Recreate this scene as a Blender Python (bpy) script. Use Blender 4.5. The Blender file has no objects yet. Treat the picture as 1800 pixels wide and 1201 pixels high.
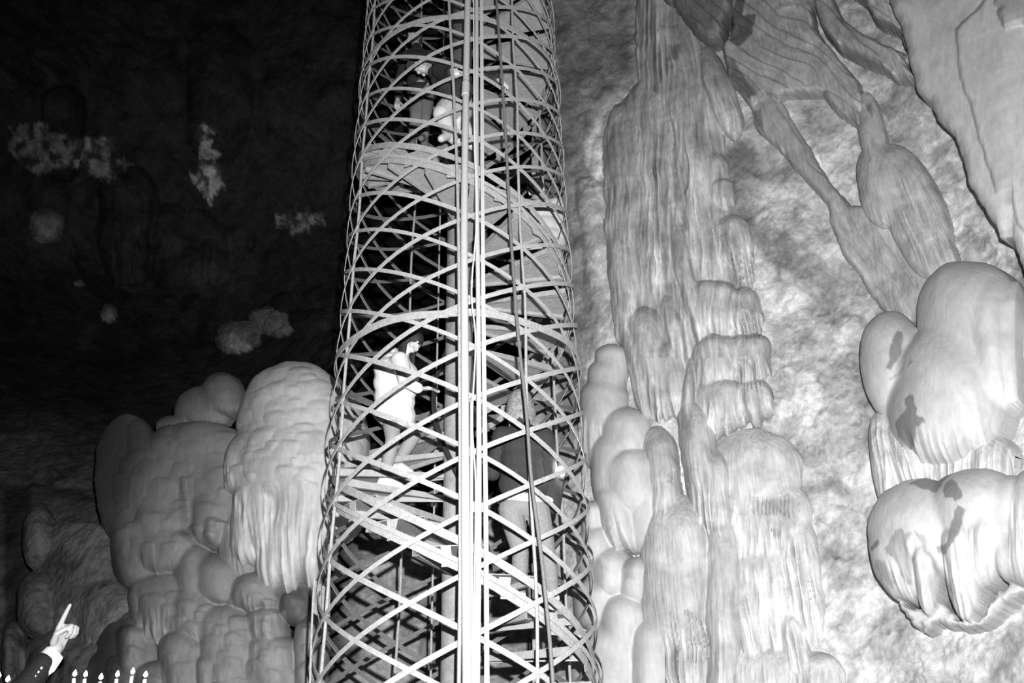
import bpy, bmesh, math, random
import numpy as np
from mathutils import Vector, Matrix
R = math.radians
random.seed(7)
sc = bpy.context.scene
COL = sc.collection

# ------------------------------------------------------------------ camera, flash, world, exposure
F = 1400.0
PITCH, ROLL = R(27.9), R(-1.67)
CAM = np.array([0.0, 0.0, 1.5])
fw = np.array([0, math.cos(PITCH), math.sin(PITCH)])
rt0 = np.array([1.0, 0, 0]); up0 = np.cross(rt0, fw)
rt = math.cos(ROLL)*rt0 + math.sin(ROLL)*up0
up = -math.sin(ROLL)*rt0 + math.cos(ROLL)*up0
cd = bpy.data.cameras.new('camera'); cam = bpy.data.objects.new('camera', cd); COL.objects.link(cam)
cd.lens = 28.0; cd.sensor_width = 36.0; cd.clip_end = 200
M = Matrix(((rt[0], up[0], -fw[0]), (rt[1], up[1], -fw[1]), (rt[2], up[2], -fw[2]))).to_4x4()
M.translation = Vector(CAM); cam.matrix_world = M
sc.camera = cam

w = bpy.data.worlds.new('cave_dark'); sc.world = w; w.use_nodes = True
w.node_tree.nodes['Background'].inputs[0].default_value = (1, 1, 1, 1)
w.node_tree.nodes['Background'].inputs[1].default_value = 0.0015
fl = bpy.data.lights.new('flash', 'SPOT'); fl.energy = 3500; fl.shadow_soft_size = 0.025; fl.spot_size = R(128); fl.spot_blend = 1.0
flo = bpy.data.objects.new('flash', fl); COL.objects.link(flo)
flo.location = Vector(CAM + 0.13*rt + 0.28*up - 0.02*fw)
flo.rotation_euler = Vector(fw+(1150-900)/F*rt+(600-820)/F*up).to_track_quat('-Z', 'Y').to_euler()
sc.view_settings.view_transform = 'Standard'; sc.view_settings.look = 'None'
sc.view_settings.gamma = 1; sc.view_settings.use_curve_mapping = False
sc.view_settings.exposure = 0.0

def ray(px, py):
    px = np.asarray(px, float); py = np.asarray(py, float)
    d = fw + ((px-900)/F)[..., None]*rt + ((600.5-py)/F)[..., None]*up
    return d
def P(px, py, D):                       # world point seen at a pixel at world depth y = D
    d = ray(px, py); D = np.asarray(D, float)
    return CAM + d*(D/d[..., 1])[..., None]
def V(px, py, D): return Vector(P(px, py, D))
def proj(p):
    q = np.asarray(p)-CAM; z = q@fw
    return 900+F*(q@rt)/z, 600.5-F*(q@up)/z

# ------------------------------------------------------------------ materials
def grey(c): return (c, c, c, 1)
MATS = {}
def mat(name, c, rough=.6, metal=0.0, var=.0, scale=20, bump=0.0, bscale=40, emit=0, spec=.4):
    if name in MATS: return MATS[name]
    m = bpy.data.materials.new(name); m.use_nodes = True; nt = m.node_tree; b = nt.nodes['Principled BSDF']
    b.inputs['Base Color'].default_value = grey(c); b.inputs['Roughness'].default_value = rough
    b.inputs['Metallic'].default_value = metal; b.inputs['Specular IOR Level'].default_value = spec
    tc = nt.nodes.new('ShaderNodeNewGeometry')
    if var > 0:
        n = nt.nodes.new('ShaderNodeTexNoise'); n.inputs['Scale'].default_value = scale; n.inputs['Detail'].default_value = 6; n.inputs['Roughness'].default_value = .7
        nt.links.new(tc.outputs['Position'], n.inputs['Vector'])
        mr = nt.nodes.new('ShaderNodeMapRange'); mr.inputs[1].default_value = .3; mr.inputs[2].default_value = .7
        mr.inputs[3].default_value = max(0, c*(1-var)); mr.inputs[4].default_value = c*(1+var*.6)
        nt.links.new(n.outputs[0], mr.inputs[0])
        cc = nt.nodes.new('ShaderNodeCombineColor')
        for i in range(3): nt.links.new(mr.outputs[0], cc.inputs[i])
        nt.links.new(cc.outputs[0], b.inputs['Base Color'])
    if bump > 0:
        n2 = nt.nodes.new('ShaderNodeTexNoise'); n2.inputs['Scale'].default_value = bscale; n2.inputs['Detail'].default_value = 5
        nt.links.new(tc.outputs['Position'], n2.inputs['Vector'])
        bp = nt.nodes.new('ShaderNodeBump'); bp.inputs['Strength'].default_value = bump; bp.inputs['Distance'].default_value = .01
        nt.links.new(n2.outputs[0], bp.inputs['Height']); nt.links.new(bp.outputs[0], b.inputs['Normal'])
    if emit: b.inputs['Emission Color'].default_value = grey(1); b.inputs['Emission Strength'].default_value = emit
    MATS[name] = m; return m

def rockmat(name, streak=.15, mott=.25, mscale=3.0, bump=.6, bdist=.02, wet=.35, bscale=22, contrast=(.3, .7)):
    """rock whose colour is the mesh's own mineral colour times mottling; bump stretched along the drip direction"""
    m = bpy.data.materials.new(name); m.use_nodes = True; nt = m.node_tree; b = nt.nodes['Principled BSDF']; L = nt.links.new
    g = nt.nodes.new('ShaderNodeNewGeometry'); at = nt.nodes.new('ShaderNodeAttribute'); at.attribute_name = 'mineral'
    mp = nt.nodes.new('ShaderNodeMapping'); mp.inputs['Scale'].default_value = (1, 1, streak); L(g.outputs['Position'], mp.inputs['Vector'])
    n1 = nt.nodes.new('ShaderNodeTexNoise'); n1.inputs['Scale'].default_value = mscale; n1.inputs['Detail'].default_value = 9; n1.inputs['Roughness'].default_value = .68; n1.inputs['Distortion'].default_value = .6
    L(g.outputs['Position'], n1.inputs['Vector'])
    mr = nt.nodes.new('ShaderNodeMapRange'); mr.inputs[1].default_value = contrast[0]; mr.inputs[2].default_value = contrast[1]; mr.inputs[3].default_value = 1-mott; mr.inputs[4].default_value = 1+mott*.5
    L(n1.outputs[0], mr.inputs[0])
    n3 = nt.nodes.new('ShaderNodeTexNoise'); n3.inputs['Scale'].default_value = mscale*9; n3.inputs['Detail'].default_value = 4
    L(mp.outputs[0], n3.inputs['Vector'])
    mr3 = nt.nodes.new('ShaderNodeMapRange'); mr3.inputs[1].default_value = .3; mr3.inputs[2].default_value = .7; mr3.inputs[3].default_value = 1-mott*.5; mr3.inputs[4].default_value = 1+mott*.25
    L(n3.outputs[0], mr3.inputs[0])
    mu0 = nt.nodes.new('ShaderNodeMath'); mu0.operation = 'MULTIPLY'; L(mr.outputs[0], mu0.inputs[0]); L(mr3.outputs[0], mu0.inputs[1])
    vm = nt.nodes.new('ShaderNodeVectorMath'); vm.operation = 'SCALE'; L(at.outputs['Color'], vm.inputs[0]); L(mu0.outputs[0], vm.inputs['Scale'])
    L(vm.outputs[0], b.inputs['Base Color'])
    n2 = nt.nodes.new('ShaderNodeTexNoise'); n2.inputs['Scale'].default_value = bscale; n2.inputs['Detail'].default_value = 6; n2.inputs['Roughness'].default_value = .6
    L(mp.outputs[0], n2.inputs['Vector'])
    bp = nt.nodes.new('ShaderNodeBump'); bp.inputs['Strength'].default_value = bump; bp.inputs['Distance'].default_value = bdist
    L(n2.outputs[0], bp.inputs['Height']); L(bp.outputs[0], b.inputs['Normal'])
    b.inputs['Roughness'].default_value = 1-wet; b.inputs['Specular IOR Level'].default_value = .25
    MATS[name] = m; return m
rockmat('flowstone', streak=.3, mott=.18, bump=.35, bdist=.012, bscale=34)
rockmat('fluted_calcite', streak=.06, mott=.38, mscale=4, bump=.8, bdist=.018, bscale=34)
rockmat('rough_limestone', streak=.8, mott=.45, mscale=2.6, bump=.75, bdist=.02, bscale=20, contrast=(.36, .6))
rockmat('dark_limestone', streak=.8, mott=.6, mscale=1.6, bump=.9, bdist=.08, bscale=5, contrast=(.35, .65))
mat('rusty_steel', .42, .7, 0, .30, 40, .4, 90)
mat('lattice_steel', .44, .65, 0, .28, 45, .3, 120)
mat('tread_steel', .38, .6, 0, .25, 25, .3, 60)
mat('pole_steel', .32, .6, 0, .35, 14, .3, 50)
mat('pipe_paint', .52, .5, 0, .12, 30, .1, 60)
mat('inner_rust_shade', .17, .8, 0, .3, 40, .3, 90); mat('black_suit', .010, .8, 0, .3, 60, .5, 120); mat('grey_cable', .18, .6, 0, .3, 60)  # inward bar faces: rust darkened to stand in for shade across the cage
mat('black_rubber', .03, .5)
mat('skin', .45, .5); mat('pale_skin', .6, .5); mat('hand_skin', .36, .5); mat('cuff_cloth', .6, .8)
mat('white_cloth', .85, .8, 0, .04, 30, .3, 50); mat('pale_cloth', .60, .8, 0, .1, 30, .4, 40)
mat('dark_cloth', .035, .8, 0, .3, 60, .5, 120); mat('charcoal_cloth', .05, .8, 0, .3, 60, .3, 60)
mat('jeans', .24, .8, 0, .2, 50, .4, 60); mat('grey_cloth', .2, .8, 0, .2, 50)
mat('speckled_leggings', .34, .7, 0, .35, 130)
mat('dark_hair', .03, .4, 0, .5, 90, .6, 200); mat('fair_hair', .34, .45, 0, .8, 60, .8, 240)
mat('wax', .75, .4); mat('flame', 1, .5, emit=25); mat('lamp_glow', 1, .5, emit=60); mat('phone_body', .03, .3)
mat('weathered_board', .35, .8, 0, .35, 25, .5, 60)

# ------------------------------------------------------------------ noise
def h2(i, j, s):
    n = (i.astype(np.int64)*374761393 + j.astype(np.int64)*668265263 + s*974634777) & 0x7fffffff
    n = ((n ^ (n >> 13))*1274126177) & 0x7fffffff
    n = (n ^ (n >> 16)) & 0xffff
    return n/65535.0
def vn(x, y, s=0):
    xi = np.floor(x); yi = np.floor(y); fx = x-xi; fy = y-yi
    fx = fx*fx*(3-2*fx); fy = fy*fy*(3-2*fy)
    a = h2(xi, yi, s); b = h2(xi+1, yi, s); c = h2(xi, yi+1, s); d = h2(xi+1, yi+1, s)
    return (a*(1-fx)+b*fx)*(1-fy)+(c*(1-fx)+d*fx)*fy
def fbm(x, y, s=0, o=4, g=.5):
    t = 0; a = 1; n = 0
    for k in range(o):
        t = t+a*vn(x*2**k+k*17.3, y*2**k-k*9.1, s+k); n += a; a *= g
    return t/n
def ridged(x, y, s=0, o=3):
    t = 0; a = 1; n = 0
    for k in range(o):
        t = t+a*(1-np.abs(2*vn(x*2**k+k*7.7, y*2**k, s+k)-1)); n += a; a *= .5
    return t/n
def sdf(px, py, poly):                  # positive inside
    p = np.array(poly, float); n = len(p); best = np.full(px.shape, 1e9); ins = np.zeros(px.shape, bool)
    for i in range(n):
        a = p[i]; b = p[(i+1) % n]; e = b-a; wx = px-a[0]; wy = py-a[1]
        t = np.clip((wx*e[0]+wy*e[1])/(e@e+1e-9), 0, 1)
        best = np.minimum(best, (wx-t*e[0])**2+(wy-t*e[1])**2)
        if abs(e[1]) > 1e-9:
            c = ((a[1] > py) != (b[1] > py)) & (px < e[0]*(py-a[1])/e[1]+a[0]); ins ^= c
    d = np.sqrt(best); return np.where(ins, d, -d)
def smooth(a, b, x):
    t = np.clip((x-a)/(b-a), 0, 1); return t*t*(3-2*t)

# ------------------------------------------------------------------ wall surfaces (smooth world surfaces given by their depth at control points)
def spl(t, xs, rows):
    """smooth 1-D interpolation (cosine) of columns"""
    i = np.clip(np.searchsorted(xs, t)-1, 0, len(xs)-2); u = np.clip((t-xs[i])/(xs[i+1]-xs[i]), 0, 1)
    return i, u
def make_sheet(xs, ys, D):
    xs = np.array(xs, float); ys = np.array(ys, float); D = np.array(D, float)
    def f(px, py):
        i, u = spl(px, xs, None); j, v = spl(py, ys, None)
        def cr(p0, p1, p2, p3, t): return .5*((2*p1)+(-p0+p2)*t+(2*p0-5*p1+4*p2-p3)*t*t+(-p0+3*p1-3*p2+p3)*t**3)
        def row(jj):
            jj = np.clip(jj, 0, len(ys)-1)
            g = lambda k: D[jj, np.clip(k, 0, len(xs)-1)]
            return cr(g(i-1), g(i), g(i+1), g(i+2), u)
        return cr(row(j-1), row(j), row(j+1), row(j+2), v)
    return f
sheet_right = make_sheet([930, 1060, 1200, 1400, 1600, 1800, 2100], [-200, 100, 400, 800, 1300],
    [[9.0, 8.8, 8.3, 7.3, 6.3, 5.8, 5.2],
     [8.9, 8.6, 8.0, 7.2, 6.4, 5.6, 4.9],
     [8.8, 8.3, 7.8, 7.2, 6.5, 5.6, 4.7],
     [8.6, 8.0, 7.5, 7.0, 6.3, 5.5, 4.6],
     [8.4, 7.9, 7.4, 6.8, 6.1, 5.4, 4.5]])
sheet_back = make_sheet([-300, 0, 200, 400, 600, 800, 1000, 1200], [-200, 150, 400, 600, 750, 900, 1100, 1300],
    [[11, 12, 13, 14, 14, 14, 13, 12],
     [11, 12.5, 14, 15, 15, 15, 13, 12],
     [13, 15, 16.5, 17, 17, 16, 14, 12],
     [13.5, 15, 16.5, 17, 15, 14, 12, 11],
     [12, 13, 14, 14.5, 13, 12, 11, 10.5],
     [11, 11.5, 11.5, 11, 10.5, 10.5, 10.5, 10],
     [10.5, 10.8, 10.4, 10, 9.6, 9.8, 9.8, 9.5],
     [9.5, 9.8, 9.6, 9.4, 9.2, 9.4, 9.4, 9.2]])
sheet_left = make_sheet([-100, 100, 250, 400, 550, 750], [600, 750, 900, 1050, 1300],
    [[12.0, 11.2, 10.4, 9.6, 9.0, 8.8],
     [11.4, 10.6, 9.9, 9.3, 8.8, 8.7],
     [10.8, 10.0, 9.5, 9.0, 8.6, 8.6],
     [10.3, 9.6, 9.2, 8.8, 8.5, 8.5],
     [9.6, 9.1, 8.8, 8.5, 8.3, 8.3]])

def relief(sheet, x0, y0, x1, y1, step, bulbs=(), polys=(), lobes=(), base=None, tex='flow', warp=5, seed=1, micro=.8, off=0, alb=.5, stains=(), full=False, sink=14, k=4, fa=.5, mix=.35, hs=1.0, slots=(), fm=1.0, pim=0):
    xs = np.arange(x0, x1+step, step, dtype=float); ys = np.arange(y0, y1+step, step, dtype=float)
    X, Y = np.meshgrid(xs, ys); B = P(X, Y, sheet(X, Y))
    gx = np.gradient(B, axis=1); gy = np.gradient(B, axis=0); N = np.cross(gy, gx)
    N /= np.linalg.norm(N, axis=2, keepdims=True)+1e-12
    s = np.sign(np.sum(N*(CAM-B), axis=2, keepdims=True)); N = N*s
    mpp = np.linalg.norm(B-CAM, axis=2)/F
    tc = CAM-B; tc /= np.linalg.norm(tc, axis=2, keepdims=True); N = mix*N+(1-mix)*tc
    Xw = X+warp*2*(fbm(X/45, Y/60, seed, 3)-.5); Yw = Y+warp*2*(fbm(X/45+50, Y/60, seed+5, 3)-.5)
    A = np.full(X.shape, alb)*1.0
    H = np.zeros(X.shape) if full else np.full(X.shape, -1e3); mask = np.zeros(X.shape, bool) | full
    if base is not None: H = H+base(X, Y)
    for b in bulbs:
        cx, cy, rx, u_, d_, h = b[:6]; h = h*hs; o = dict(b[6]) if len(b) > 6 else {}
        sk = o.get('skew', 0); fl_ = fm*o.get('fl', 0); fq = o.get('fq', 7); tooth = o.get('tooth', 0)
        xx = Xw-cx-sk*(Yw-cy); yy = Yw-cy
        dd = d_
        if tooth: dd = d_*(1-tooth*(1-ridged(xx/(fq*2.2)+cx, yy*0, seed+31, 2)))
        u = np.abs(xx)/rx; v = np.where(yy < 0, -yy/u_, yy/dd)
        q = np.where(yy < 0, o.get('qu', 2.0), o.get('qd', 4.0)); F_ = 1-u**o.get('p', 2.2)-v**q
        m = F_ > 0; Fs = np.clip(F_, 0, 1)**o.get("e", .62)
        c = h*Fs+o.get('z', 0)
        cr = 0
        if fl_:
            r1 = ridged(xx/fq+cx*.37, yy/(fq*22), seed+11, 2); r2 = vn(xx/(fq*3)+3, yy/(fq*18), seed+12)
            g_ = smooth(o.get('fs', -.3), o.get('fs', -.3)+.5, np.where(yy < 0, -v, v))*(.4+1.2*r2); r3 = ridged(xx/4.2+cx, yy/60, seed+15, 1)-.5; c = c+fl_*(r1-.6)*g_+.45*fl_*r3*g_; r1 = r1+.35*r3; cr = fa*(r1-.62)*g_*min(1, fl_/6)
        A = np.where(m & (c > H), o.get('a', alb)*(1+cr), A)
        kk = o.get('k', k); sm = np.maximum(H, c)+np.clip(kk-np.abs(H-c), 0, None)**2/(4*kk)
        H = np.where(m, np.where(mask & (H > 0), sm, c), H) if not full else np.where(m, np.maximum(H, c), H); mask |= m
    for pl in polys:
        pts, h, wd = pl[:3]; o = dict(pl[3]) if len(pl) > 3 else {}
        jag = o.get('jag', 3)
        d = sdf(X+jag*2*(fbm(X/14, Y/14, seed+40, 3)-.5), Y+jag*2*(fbm(X/14+9, Y/14, seed+41, 3)-.5), pts)
        m = d > 0; t = np.clip(d/wd, 0, 1); c = h*np.sqrt(1-(1-t)**2)+o.get('z', 0)
        if o.get('fl'):
            ang = R(o.get('ang', 90)); ca, sa = math.cos(ang), math.sin(ang); fq = o.get('fq', 8)
            a = -X*sa+Y*ca; l = X*ca+Y*sa; a = a+o.get('curl', 10)*(fbm(l/90, a/60, seed+3, 2)-.5)*2
            r1 = ridged(a/fq, l/(fq*14), seed+21, 2); c = c+o['fl']*(r1-.6)*np.clip(d/6, 0, 1); A = np.where(m, A*(1+fa*.8*(r1-.62)), A)
            if o.get('terr'):
                tq = (a+22*fbm(l/70, a/70, seed+8, 3))/o['terr']; c = c+7*(smooth(.0, .12, tq-np.floor(tq))-(tq-np.floor(tq)))
        if o.get('tilt'): tx, ty = o['tilt']; c = c+(X-pts[0][0])*tx+(Y-pts[0][1])*ty
        if 'a' in o: A = np.where(m & (c > H), o['a'], A)
        H = np.where(m, np.maximum(H, c), H); mask |= m
    Hb = H.copy()
    rr = random.Random(seed)
    for lb in lobes:                    # overlapping rounded scales
        lx0, ly0, lx1, ly1, n, rmin, rmax, hl = lb[:8]; o = lb[8] if len(lb) > 8 else {}
        for k in range(n):
            cx = rr.uniform(lx0, lx1); cy = ly0+(ly1-ly0)*(k+rr.random())/n; rx = rr.uniform(rmin, rmax); u_ = rx*rr.uniform(.35, .6); d_ = rx*rr.uniform(1.2, 2.2)
            i0 = max(0, int((cx-rx*1.5-x0)/step)); i1 = int((cx+rx*1.5-x0)/step)+1; j0 = max(0, int((cy-u_*2-10-y0)/step)); j1 = int((cy+d_*1.3+10-y0)/step)+1
            if i1 <= i0 or j1 <= j0: continue
            sl = (slice(j0, j1), slice(i0, i1)); xx = Xw[sl]-cx; yy = Yw[sl]-cy
            u = xx/rx; v = np.where(yy < 0, yy/u_, 0); t = np.clip(1-u*u-v*v, 0, 1)
            Fv = np.sqrt(t)*np.where(yy > 0, np.clip(1-yy/d_, 0, 1)**.7, 1)
            g = hl*rr.uniform(.6, 1.2)*Fv
            if o.get('fl'):
                g = g+o['fl']*Fv*(ridged(xx/6+cx, yy/90, seed+9, 2)-.6)*smooth(.0, .4, yy/d_)
            H[sl] = np.where(mask[sl] & (t > 0), np.maximum(H[sl], Hb[sl]+g), H[sl])
    for (sx0, sy0, sx1, sy1, fq, dp, sk) in slots:
        xx = Xw-sk*(Yw-sy0); wv = 5*(vn(xx/fq, Y*0, seed+51)-.5); wnd = smooth(sx0, sx0+6, xx)*smooth(sx1, sx1-6, xx)*smooth(sy0+wv*2-2, sy0+wv*2+3, Yw)*(1-smooth(sy1-10-8*vn(xx/fq, 0*Y, seed+52), sy1, Yw))
        ph_ = xx/fq+.25*vn(xx/30, Y/260, seed+53); gr = np.abs(ph_-np.floor(ph_)-.5)*2; keep = vn(np.floor(ph_), 0*Y, seed+54) > .22
        H = H-dp*wnd*smooth(.50, .85, gr)*keep; A = A*(1-.45*wnd*smooth(.55, .9, gr)*keep)
    H = np.where(mask, H, -(sink+max(off, 0)))
    if tex == 'rough': H = H+micro*(26*(fbm(X/150, Y/130, seed+60, 5, .42)-.5)+11*(ridged(X/70+Y/90, Y/50-X/80, seed+70, 4)-.6)+5*(fbm(X/14, Y/12, seed+66, 3)-.5))
    elif tex == 'dark': H = H+micro*(26*(fbm(X/70, Y/60, seed+60, 6, .62)-.5)+12*(ridged(X/60+Y/90, Y/50-X/80, seed+70, 4)-.6))
    else: H = H+micro*(2.2*(fbm(X/16, Y/40, seed+60, 4)-.5))
    A = A*(1+.3*(fbm(X/50, Y/70, seed+80, 4)-.5))
    if pim: pz = smooth(.60, .80, vn(X/6, Y/8, seed+77))*smooth(1640, 1730, X+40*(vn(X/30, Y/30, 3)-.5)); H = np.where(mask, H+pim*pz, H); A = A*(1+.25*pz)
    if tex == 'rough':
        q_ = fbm(X/55+Y/150, Y/60, seed+85, 5, .6); A = A*(.74+.34*smooth(.36, .60, q_)); cr_ = ridged(X/85+fbm(X/30, Y/30, 4, 3), Y/120, seed+86, 2)
        H = H-4*smooth(.90, .97, cr_); A = A*(1-.3*smooth(.91, .97, cr_))
    for st in stains:  # stains proper, plus broad tone patches, one standing in for light fall-off
        jg = st[3] if len(st) > 3 else 5
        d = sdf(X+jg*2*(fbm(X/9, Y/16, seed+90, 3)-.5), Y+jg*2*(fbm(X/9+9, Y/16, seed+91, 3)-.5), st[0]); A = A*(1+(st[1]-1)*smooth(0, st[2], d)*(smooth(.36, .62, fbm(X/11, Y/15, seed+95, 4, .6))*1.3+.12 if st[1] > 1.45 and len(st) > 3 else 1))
    Pt = B+N*((H+off)*mpp)[..., None]
    return X, Y, Pt, mask, A
def grid_mesh(name, Pt, mask, A, material):
    ny, nx = mask.shape; idx = np.arange(ny*nx).reshape(ny, nx)
    any_ = mask[:-1, :-1] | mask[1:, :-1] | mask[:-1, 1:] | mask[1:, 1:]
    q = np.stack([idx[:-1, :-1], idx[1:, :-1], idx[1:, 1:], idx[:-1, 1:]], -1)[any_]
    used = np.zeros(ny*nx, bool); used[q.ravel()] = True; remap = np.cumsum(used)-1
    v = Pt.reshape(-1, 3)[used]; q = remap[q]; me = bpy.data.meshes.new(name)
    me.vertices.add(len(v)); me.vertices.foreach_set('co', v.astype(np.float32).ravel())
    me.loops.add(q.size); me.loops.foreach_set('vertex_index', q.astype(np.int32).ravel())
    me.polygons.add(len(q)); me.polygons.foreach_set('loop_start', np.arange(0, q.size, 4, dtype=np.int32))
    me.polygons.foreach_set('loop_total', np.full(len(q), 4, dtype=np.int32))
    me.polygons.foreach_set('use_smooth', np.ones(len(q), bool)); me.update(calc_edges=True)
    a = A.reshape(-1)[used]; ca = me.attributes.new('mineral', 'FLOAT_COLOR', 'POINT')
    ca.data.foreach_set('color', np.stack([a, a, a, np.ones_like(a)], -1).astype(np.float32).ravel())
    me.materials.append(MATS[material]); return me
def structure(name, me):
    o = bpy.data.objects.new(name, me); COL.objects.link(o); o['kind'] = 'structure'; return o
def formation(name, label, cat, sheet, material='flowstone', group=None, **k):
    X, Y, Pt, mask, A = relief(sheet, **k); me = grid_mesh(name, Pt, mask, A, material)
    o = bpy.data.objects.new(name, me); COL.objects.link(o); o['label'] = label; o['category'] = cat
    if group: o['group'] = group
    return o

exec_rocks = True
# ------------------------------------------------------------------ right wall
def f(**k): return k
X, Y, Pt, mask, A = relief(sheet_right, 935, -160, 2060, 1300, 2.6, full=True, tex='rough', alb=.62, seed=3, micro=1.0, warp=4,
    bulbs=[(1050, 420, 26, 60, 130, 8, f(a=.62)), (1085, 190, 40, 40, 60, 10), (1060, 300, 22, 60, 60, 9, f(a=.85)),
           (1250, 1190, 90, 60, 200, 10), (1480, 1010, 60, 120, 220, 9, f(a=.55)), (1380, 430, 70, 80, 120, 12), (1340, 620, 50, 60, 120, 8),
           (1010, 250, 34, 60, 50, 8, f(skew=-.7)), (1040, 330, 30, 20, 90, 14, f(skew=.1)), (1450, 700, 60, 70, 110, 8), (1420, 860, 50, 50, 90, 10)],
    stains=[([(960, -160), (1120, -160), (1125, 160), (1060, 200), (1040, 330), (1075, 620), (1000, 700), (940, 700), (940, -160)], .55, 30),
            ([(1290, 235), (1330, 240), (1350, 300), (1340, 380), (1400, 400), (1410, 470), (1370, 500), (1310, 430), (1260, 360), (1265, 270)], .55, 22),
            ([(1700, 100), (1800, 60), (1800, 130)], .8, 10),
            ([(1560, 1080), (1640, 1090), (1740, 1110), (1800, 1040), (2060, 1000), (2060, 1300), (1520, 1300)], .72, 40),
            ([(1040, 640), (1030, 720), (985, 900), (960, 800), (1000, 640)], .5, 10),
            ([(1040, 215), (1062, 205), (1060, 330), (1066, 375), (1050, 350), (1028, 290), (1026, 240)], 1.44, 5, 4), ([(1195, 0), (1240, 60), (1230, 90)], .4, 5),
            ([(1480, 560), (1530, 540), (1545, 700), (1530, 800), (1500, 720)], .8, 12), ([(1395, 905), (1440, 900), (1470, 1060), (1500, 1190), (1440, 1180), (1420, 1040)], 1.3, 16),
            ([(1384, 196), (1402, 200), (1430, 250), (1462, 330), (1445, 335), (1415, 270), (1392, 225)], 1.5, 5, 9), ([(1445, 88), (1462, 92), (1475, 130), (1460, 122)], 1.6, 5, 4),
            ([(1400, 350), (1455, 450), (1500, 520), (1480, 600), (1410, 560), (1380, 420)], .8, 20)])
structure('wall_right', grid_mesh('wall_right', Pt, mask, A, 'rough_limestone'))

formation('flowstone_column', 'tall grey fluted flowstone column flaring down the wall beside the tower', 'flowstone', sheet_right, 'fluted_calcite',
    x0=1030, y0=-160, x1=1360, y1=1300, step=1.7, alb=.54, seed=11, warp=7, micro=1.0, off=10, hs=.85, k=7, fa=1.0, fm=1.5, polys=[([(1122, -160), (1120, 0), (1118, 100), (1128, 140), (1100, 172), (1072, 200), (1062, 235), (1060, 300), (1066, 380), (1062, 405), (1074, 470), (1083, 530), (1100, 600), (1140, 640), (1330, 640), (1345, 560), (1325, 510), (1330, 455), (1300, 415), (1270, 370), (1284, 335), (1262, 290), (1245, 240), (1285, 238), (1292, 215), (1265, 150), (1240, 104), (1203, 82), (1182, 20), (1165, -160)], 22, 40, f(fl=5, fq=7, ang=88, curl=10, jag=4))], slots=[(1185, 1088, 1246, 1172, 7, 16, .1), (1290, 640, 1340, 700, 7, 12, .1), (1300, 560, 1345, 610, 7, 12, .1), (1172, 835, 1195, 865, 7, 8, 0), (1280, 455, 1330, 520, 7, 12, .15)],
    bulbs=[(1158, -60, 44, 120, 330, 34, f(fl=4, fq=9, fs=-1, skew=.03)), (1195, 60, 46, 70, 260, 30, f(fl=5, fq=8, fs=-.6, skew=.22)),
           (1104, 285, 42, 100, 290, 40, f(fl=4, fq=10, tooth=.12, fs=-.2, skew=.03, a=.47, p=2)), (1150, 230, 52, 90, 380, 36, f(fl=8, fq=8, tooth=.25, fs=-.3, skew=.04)),
           (1205, 190, 58, 90, 310, 38, f(fl=9, fq=9, tooth=.3, fs=-.2, skew=.10)), (1258, 150, 30, 70, 100, 44, f(fl=9, fq=10, tooth=.1, fs=-.3, skew=.35)),
           (1255, 290, 26, 20, 70, 34, f(fl=6, fq=6, tooth=.3, skew=.12)), (1272, 330, 22, 16, 60, 40, f(fl=7, fq=6, tooth=.4, skew=.1)),
           (1230, 380, 58, 60, 130, 34, f(fl=8, fq=7, tooth=.35, skew=.08)), (1285, 410, 36, 30, 100, 40, f(fl=9, fq=6, tooth=.4, skew=.16)),
           (1103, 460, 34, 60, 170, 46, f(fl=5, fq=9, tooth=.15, fs=0, skew=.07)),
           (1140, 590, 40, 55, 165, 62, f(fl=6, fq=9, tooth=.25, fs=.15, qd=2.6, skew=.12)), (1118, 640, 18, 70, 110, 50, f(fl=5, fq=7, tooth=.2, skew=.22)),
           (1175, 640, 36, 40, 110, 54, f(fl=6, fq=8, tooth=.3, fs=.1, skew=.12)), (1205, 470, 20, 100, 190, 50, f(fl=4, fq=8, skew=.18, qd=2.5)),
           (1180, 560, 20, 50, 120, 40, f(fl=6, fq=6, skew=.2)),
           (1255, 520, 52, 26, 100, 58, f(fl=7, fq=7, tooth=.3, fs=.2)), (1300, 530, 36, 24, 85, 52, f(fl=8, fq=7, tooth=.4, fs=0, skew=.15)),
           (1262, 620, 50, 30, 90, 58, f(fl=7, fq=7, tooth=.3, fs=.1)), (1315, 615, 42, 26, 85, 54, f(fl=9, fq=7, tooth=.4, fs=0, skew=.12)),
           (1270, 690, 48, 26, 90, 60, f(fl=7, fq=7, tooth=.3, fs=0, skew=.06)), (1325, 690, 34, 24, 75, 52, f(fl=8, fq=6, tooth=.4, skew=.1)),
           (1228, 760, 34, 55, 240, 66, f(fl=6, fq=8, tooth=.3, fs=.1, skew=.12, a=.52)), (1215, 690, 14, 60, 110, 56, f(fl=3, fq=7)),
           (1165, 800, 30, 50, 260, 60, f(fl=3, fq=9, fs=0, skew=.08)), (1262, 830, 30, 40, 220, 50, f(fl=6, fq=8, tooth=.3, skew=.12, a=.5)),
           (1190, 960, 66, 90, 230, 74, f(fl=2, fq=8, fs=.6, p=2.5)), (1200, 1110, 44, 70, 160, 60, f(fl=9, fq=7, fs=-.4, skew=.1)),
           (1275, 960, 36, 120, 400, 52, f(fl=2.5, fq=9, fs=0, a=.47, p=3))],
    stains=[([(1165, 500), (1200, 505), (1205, 560), (1180, 600), (1165, 560)], .75, 10), ([(1195, 720), (1225, 715), (1235, 790), (1205, 790)], .75, 10),
            ([(1175, 90), (1205, 80), (1200, 118), (1175, 118)], .55, 6)])

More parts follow.
